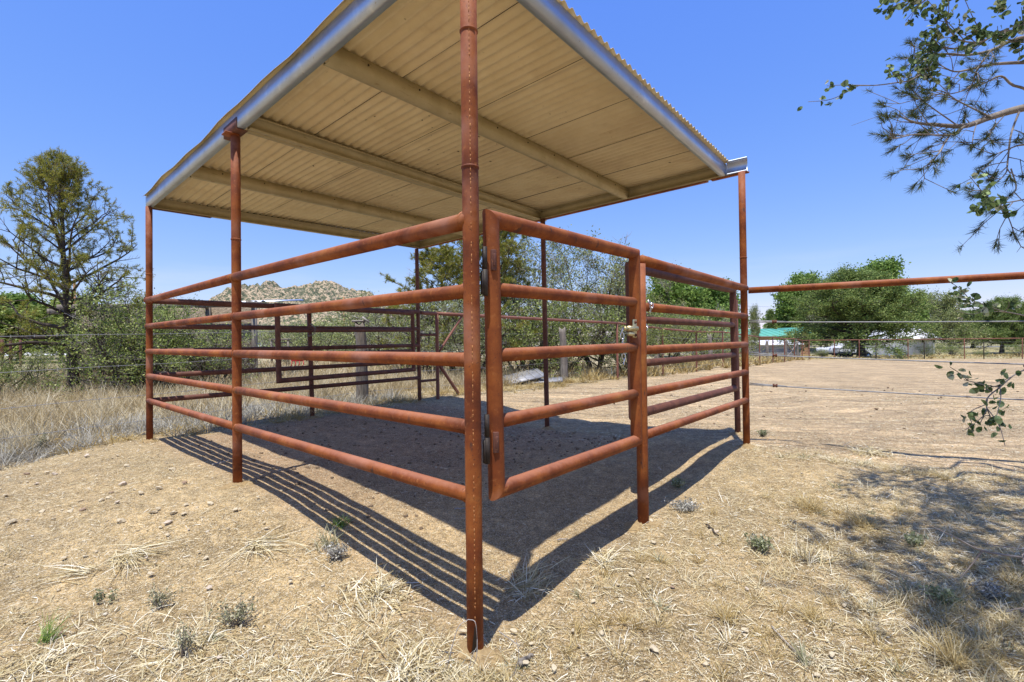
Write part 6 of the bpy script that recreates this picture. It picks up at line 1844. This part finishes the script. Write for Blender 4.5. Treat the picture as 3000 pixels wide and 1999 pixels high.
weed('silvery weed just outside the rail shadows', 985, 1650, 7, .13, 40, .020, M_SILV)
weed('low blue-green weed in the shadow by the middle post', 1985, 1432, 8, .10, 40, .022, M_WEEDG)
weed('wide silvery weed mat right of the middle post', 2005, 1500, 9, .09, 60, .020, M_SILV, spread=1.9)
weed('blue-green weed at the left of the dappled shade', 2680, 1605, 12, .10, 30, .022, M_WEEDG)
weed('blue-green weed below the bare twig', 2760, 1785, 14, .12, 30, .022, M_WEEDG)
weed('sage weed in the right foreground below the bare twig', 2890, 1760, 16, .12, 34, .02, M_SILV)
weed('small green weed at the foot of the far right post', 2235, 1285, 18, .10, 30, .022, M_WEEDG)
weed('seed-headed weed stalk by the silver weeds at left', 118, 1330, 19, .36, 9, .030, M_SAGE, spread=.25, nl=40)
weed('low dry weed in front of the silver weeds', 60, 1318, 20, .22, 22, .030, M_DRYG)
# withered yellow leaves heaped at left
p = gpt(190, 1318); mb = MB(); r = np.random.RandomState(4)
for k in range(34):
    c = np.array((r.normal(0, .13), r.normal(0, .05), r.uniform(.01, .05))); az = r.uniform(0, 6.28); L_ = r.uniform(.08, .16); w = r.uniform(.02, .035)
    d = np.array((math.cos(az), math.sin(az), r.uniform(-.1, .35))); s_ = np.array((-math.sin(az), math.cos(az), r.uniform(-.3, .3))); up = np.array((0, 0, 1.))
    rows = []
    for i in range(5):
        t_ = i / 4; ww = w * math.sin(math.pi * (.12 + .82 * t_)); cc = c + d * L_ * t_ + up * .03 * math.sin(t_ * 3 + k)
        rows += [cc - s_ * ww + up * .012, cc, cc + s_ * ww + up * .014]
    q = []
    for i in range(4):
        for j in range(2): q.append((i * 3 + j, i * 3 + j + 1, (i + 1) * 3 + j + 1, (i + 1) * 3 + j))
    mb.add(rows, q, None, np.full(15, r.uniform(.1, .6)))
o = mb.obj('withered_mullein', M_DRYG, loc=(p[0], p[1], gz(p[0], p[1]))); tag(o, 'heap of withered yellow leaves before the silver weeds', 'dead plant')
# sticks
def stick(label, a, b, r_, m=M_BARK, lift=.008):
    A_ = gpt(*a); B__ = gpt(*b); base = A_.copy()
    rr_ = np.random.RandomState(int(a[0])); pts = []
    for k in range(7):
        q = A_ + (B__ - A_) * k / 6; q[2] = float(surf(np.array([q[0]]), np.array([q[1]]))[0]) + lift + r_; q[:2] += rr_.normal(size=2) * r_ * .8; pts.append(q - base)
    mb = MB(); mb.tube(pts, np.linspace(r_, r_ * .6, 7), 7); o = mb.obj('stick', m, loc=base, smooth=True); tag(o, label, 'stick')
stick('short dark stick in the bare dirt at right', (2067, 1552), (2108, 1588), .006)
stick('pale thin stick lying in the right foreground', (2262, 1848), (2335, 1928), .003, M_DEAD)
stick('grey stub of wood in the straw near the bottom middle', (1520, 1965), (1560, 1935), .010, M_WOOD)
stick('bleached root lying in the dirt by the far left post', (620, 1225 + 150), (700, 1225 + 128), .006, M_DEAD)
stick('pale stick in the shade inside the gate', (1335, 1505), (1368, 1500), .006, M_DEAD)
stick('white stick on the sunlit strip by the gate', (1632, 1592), (1665, 1590), .004, M_DEAD)
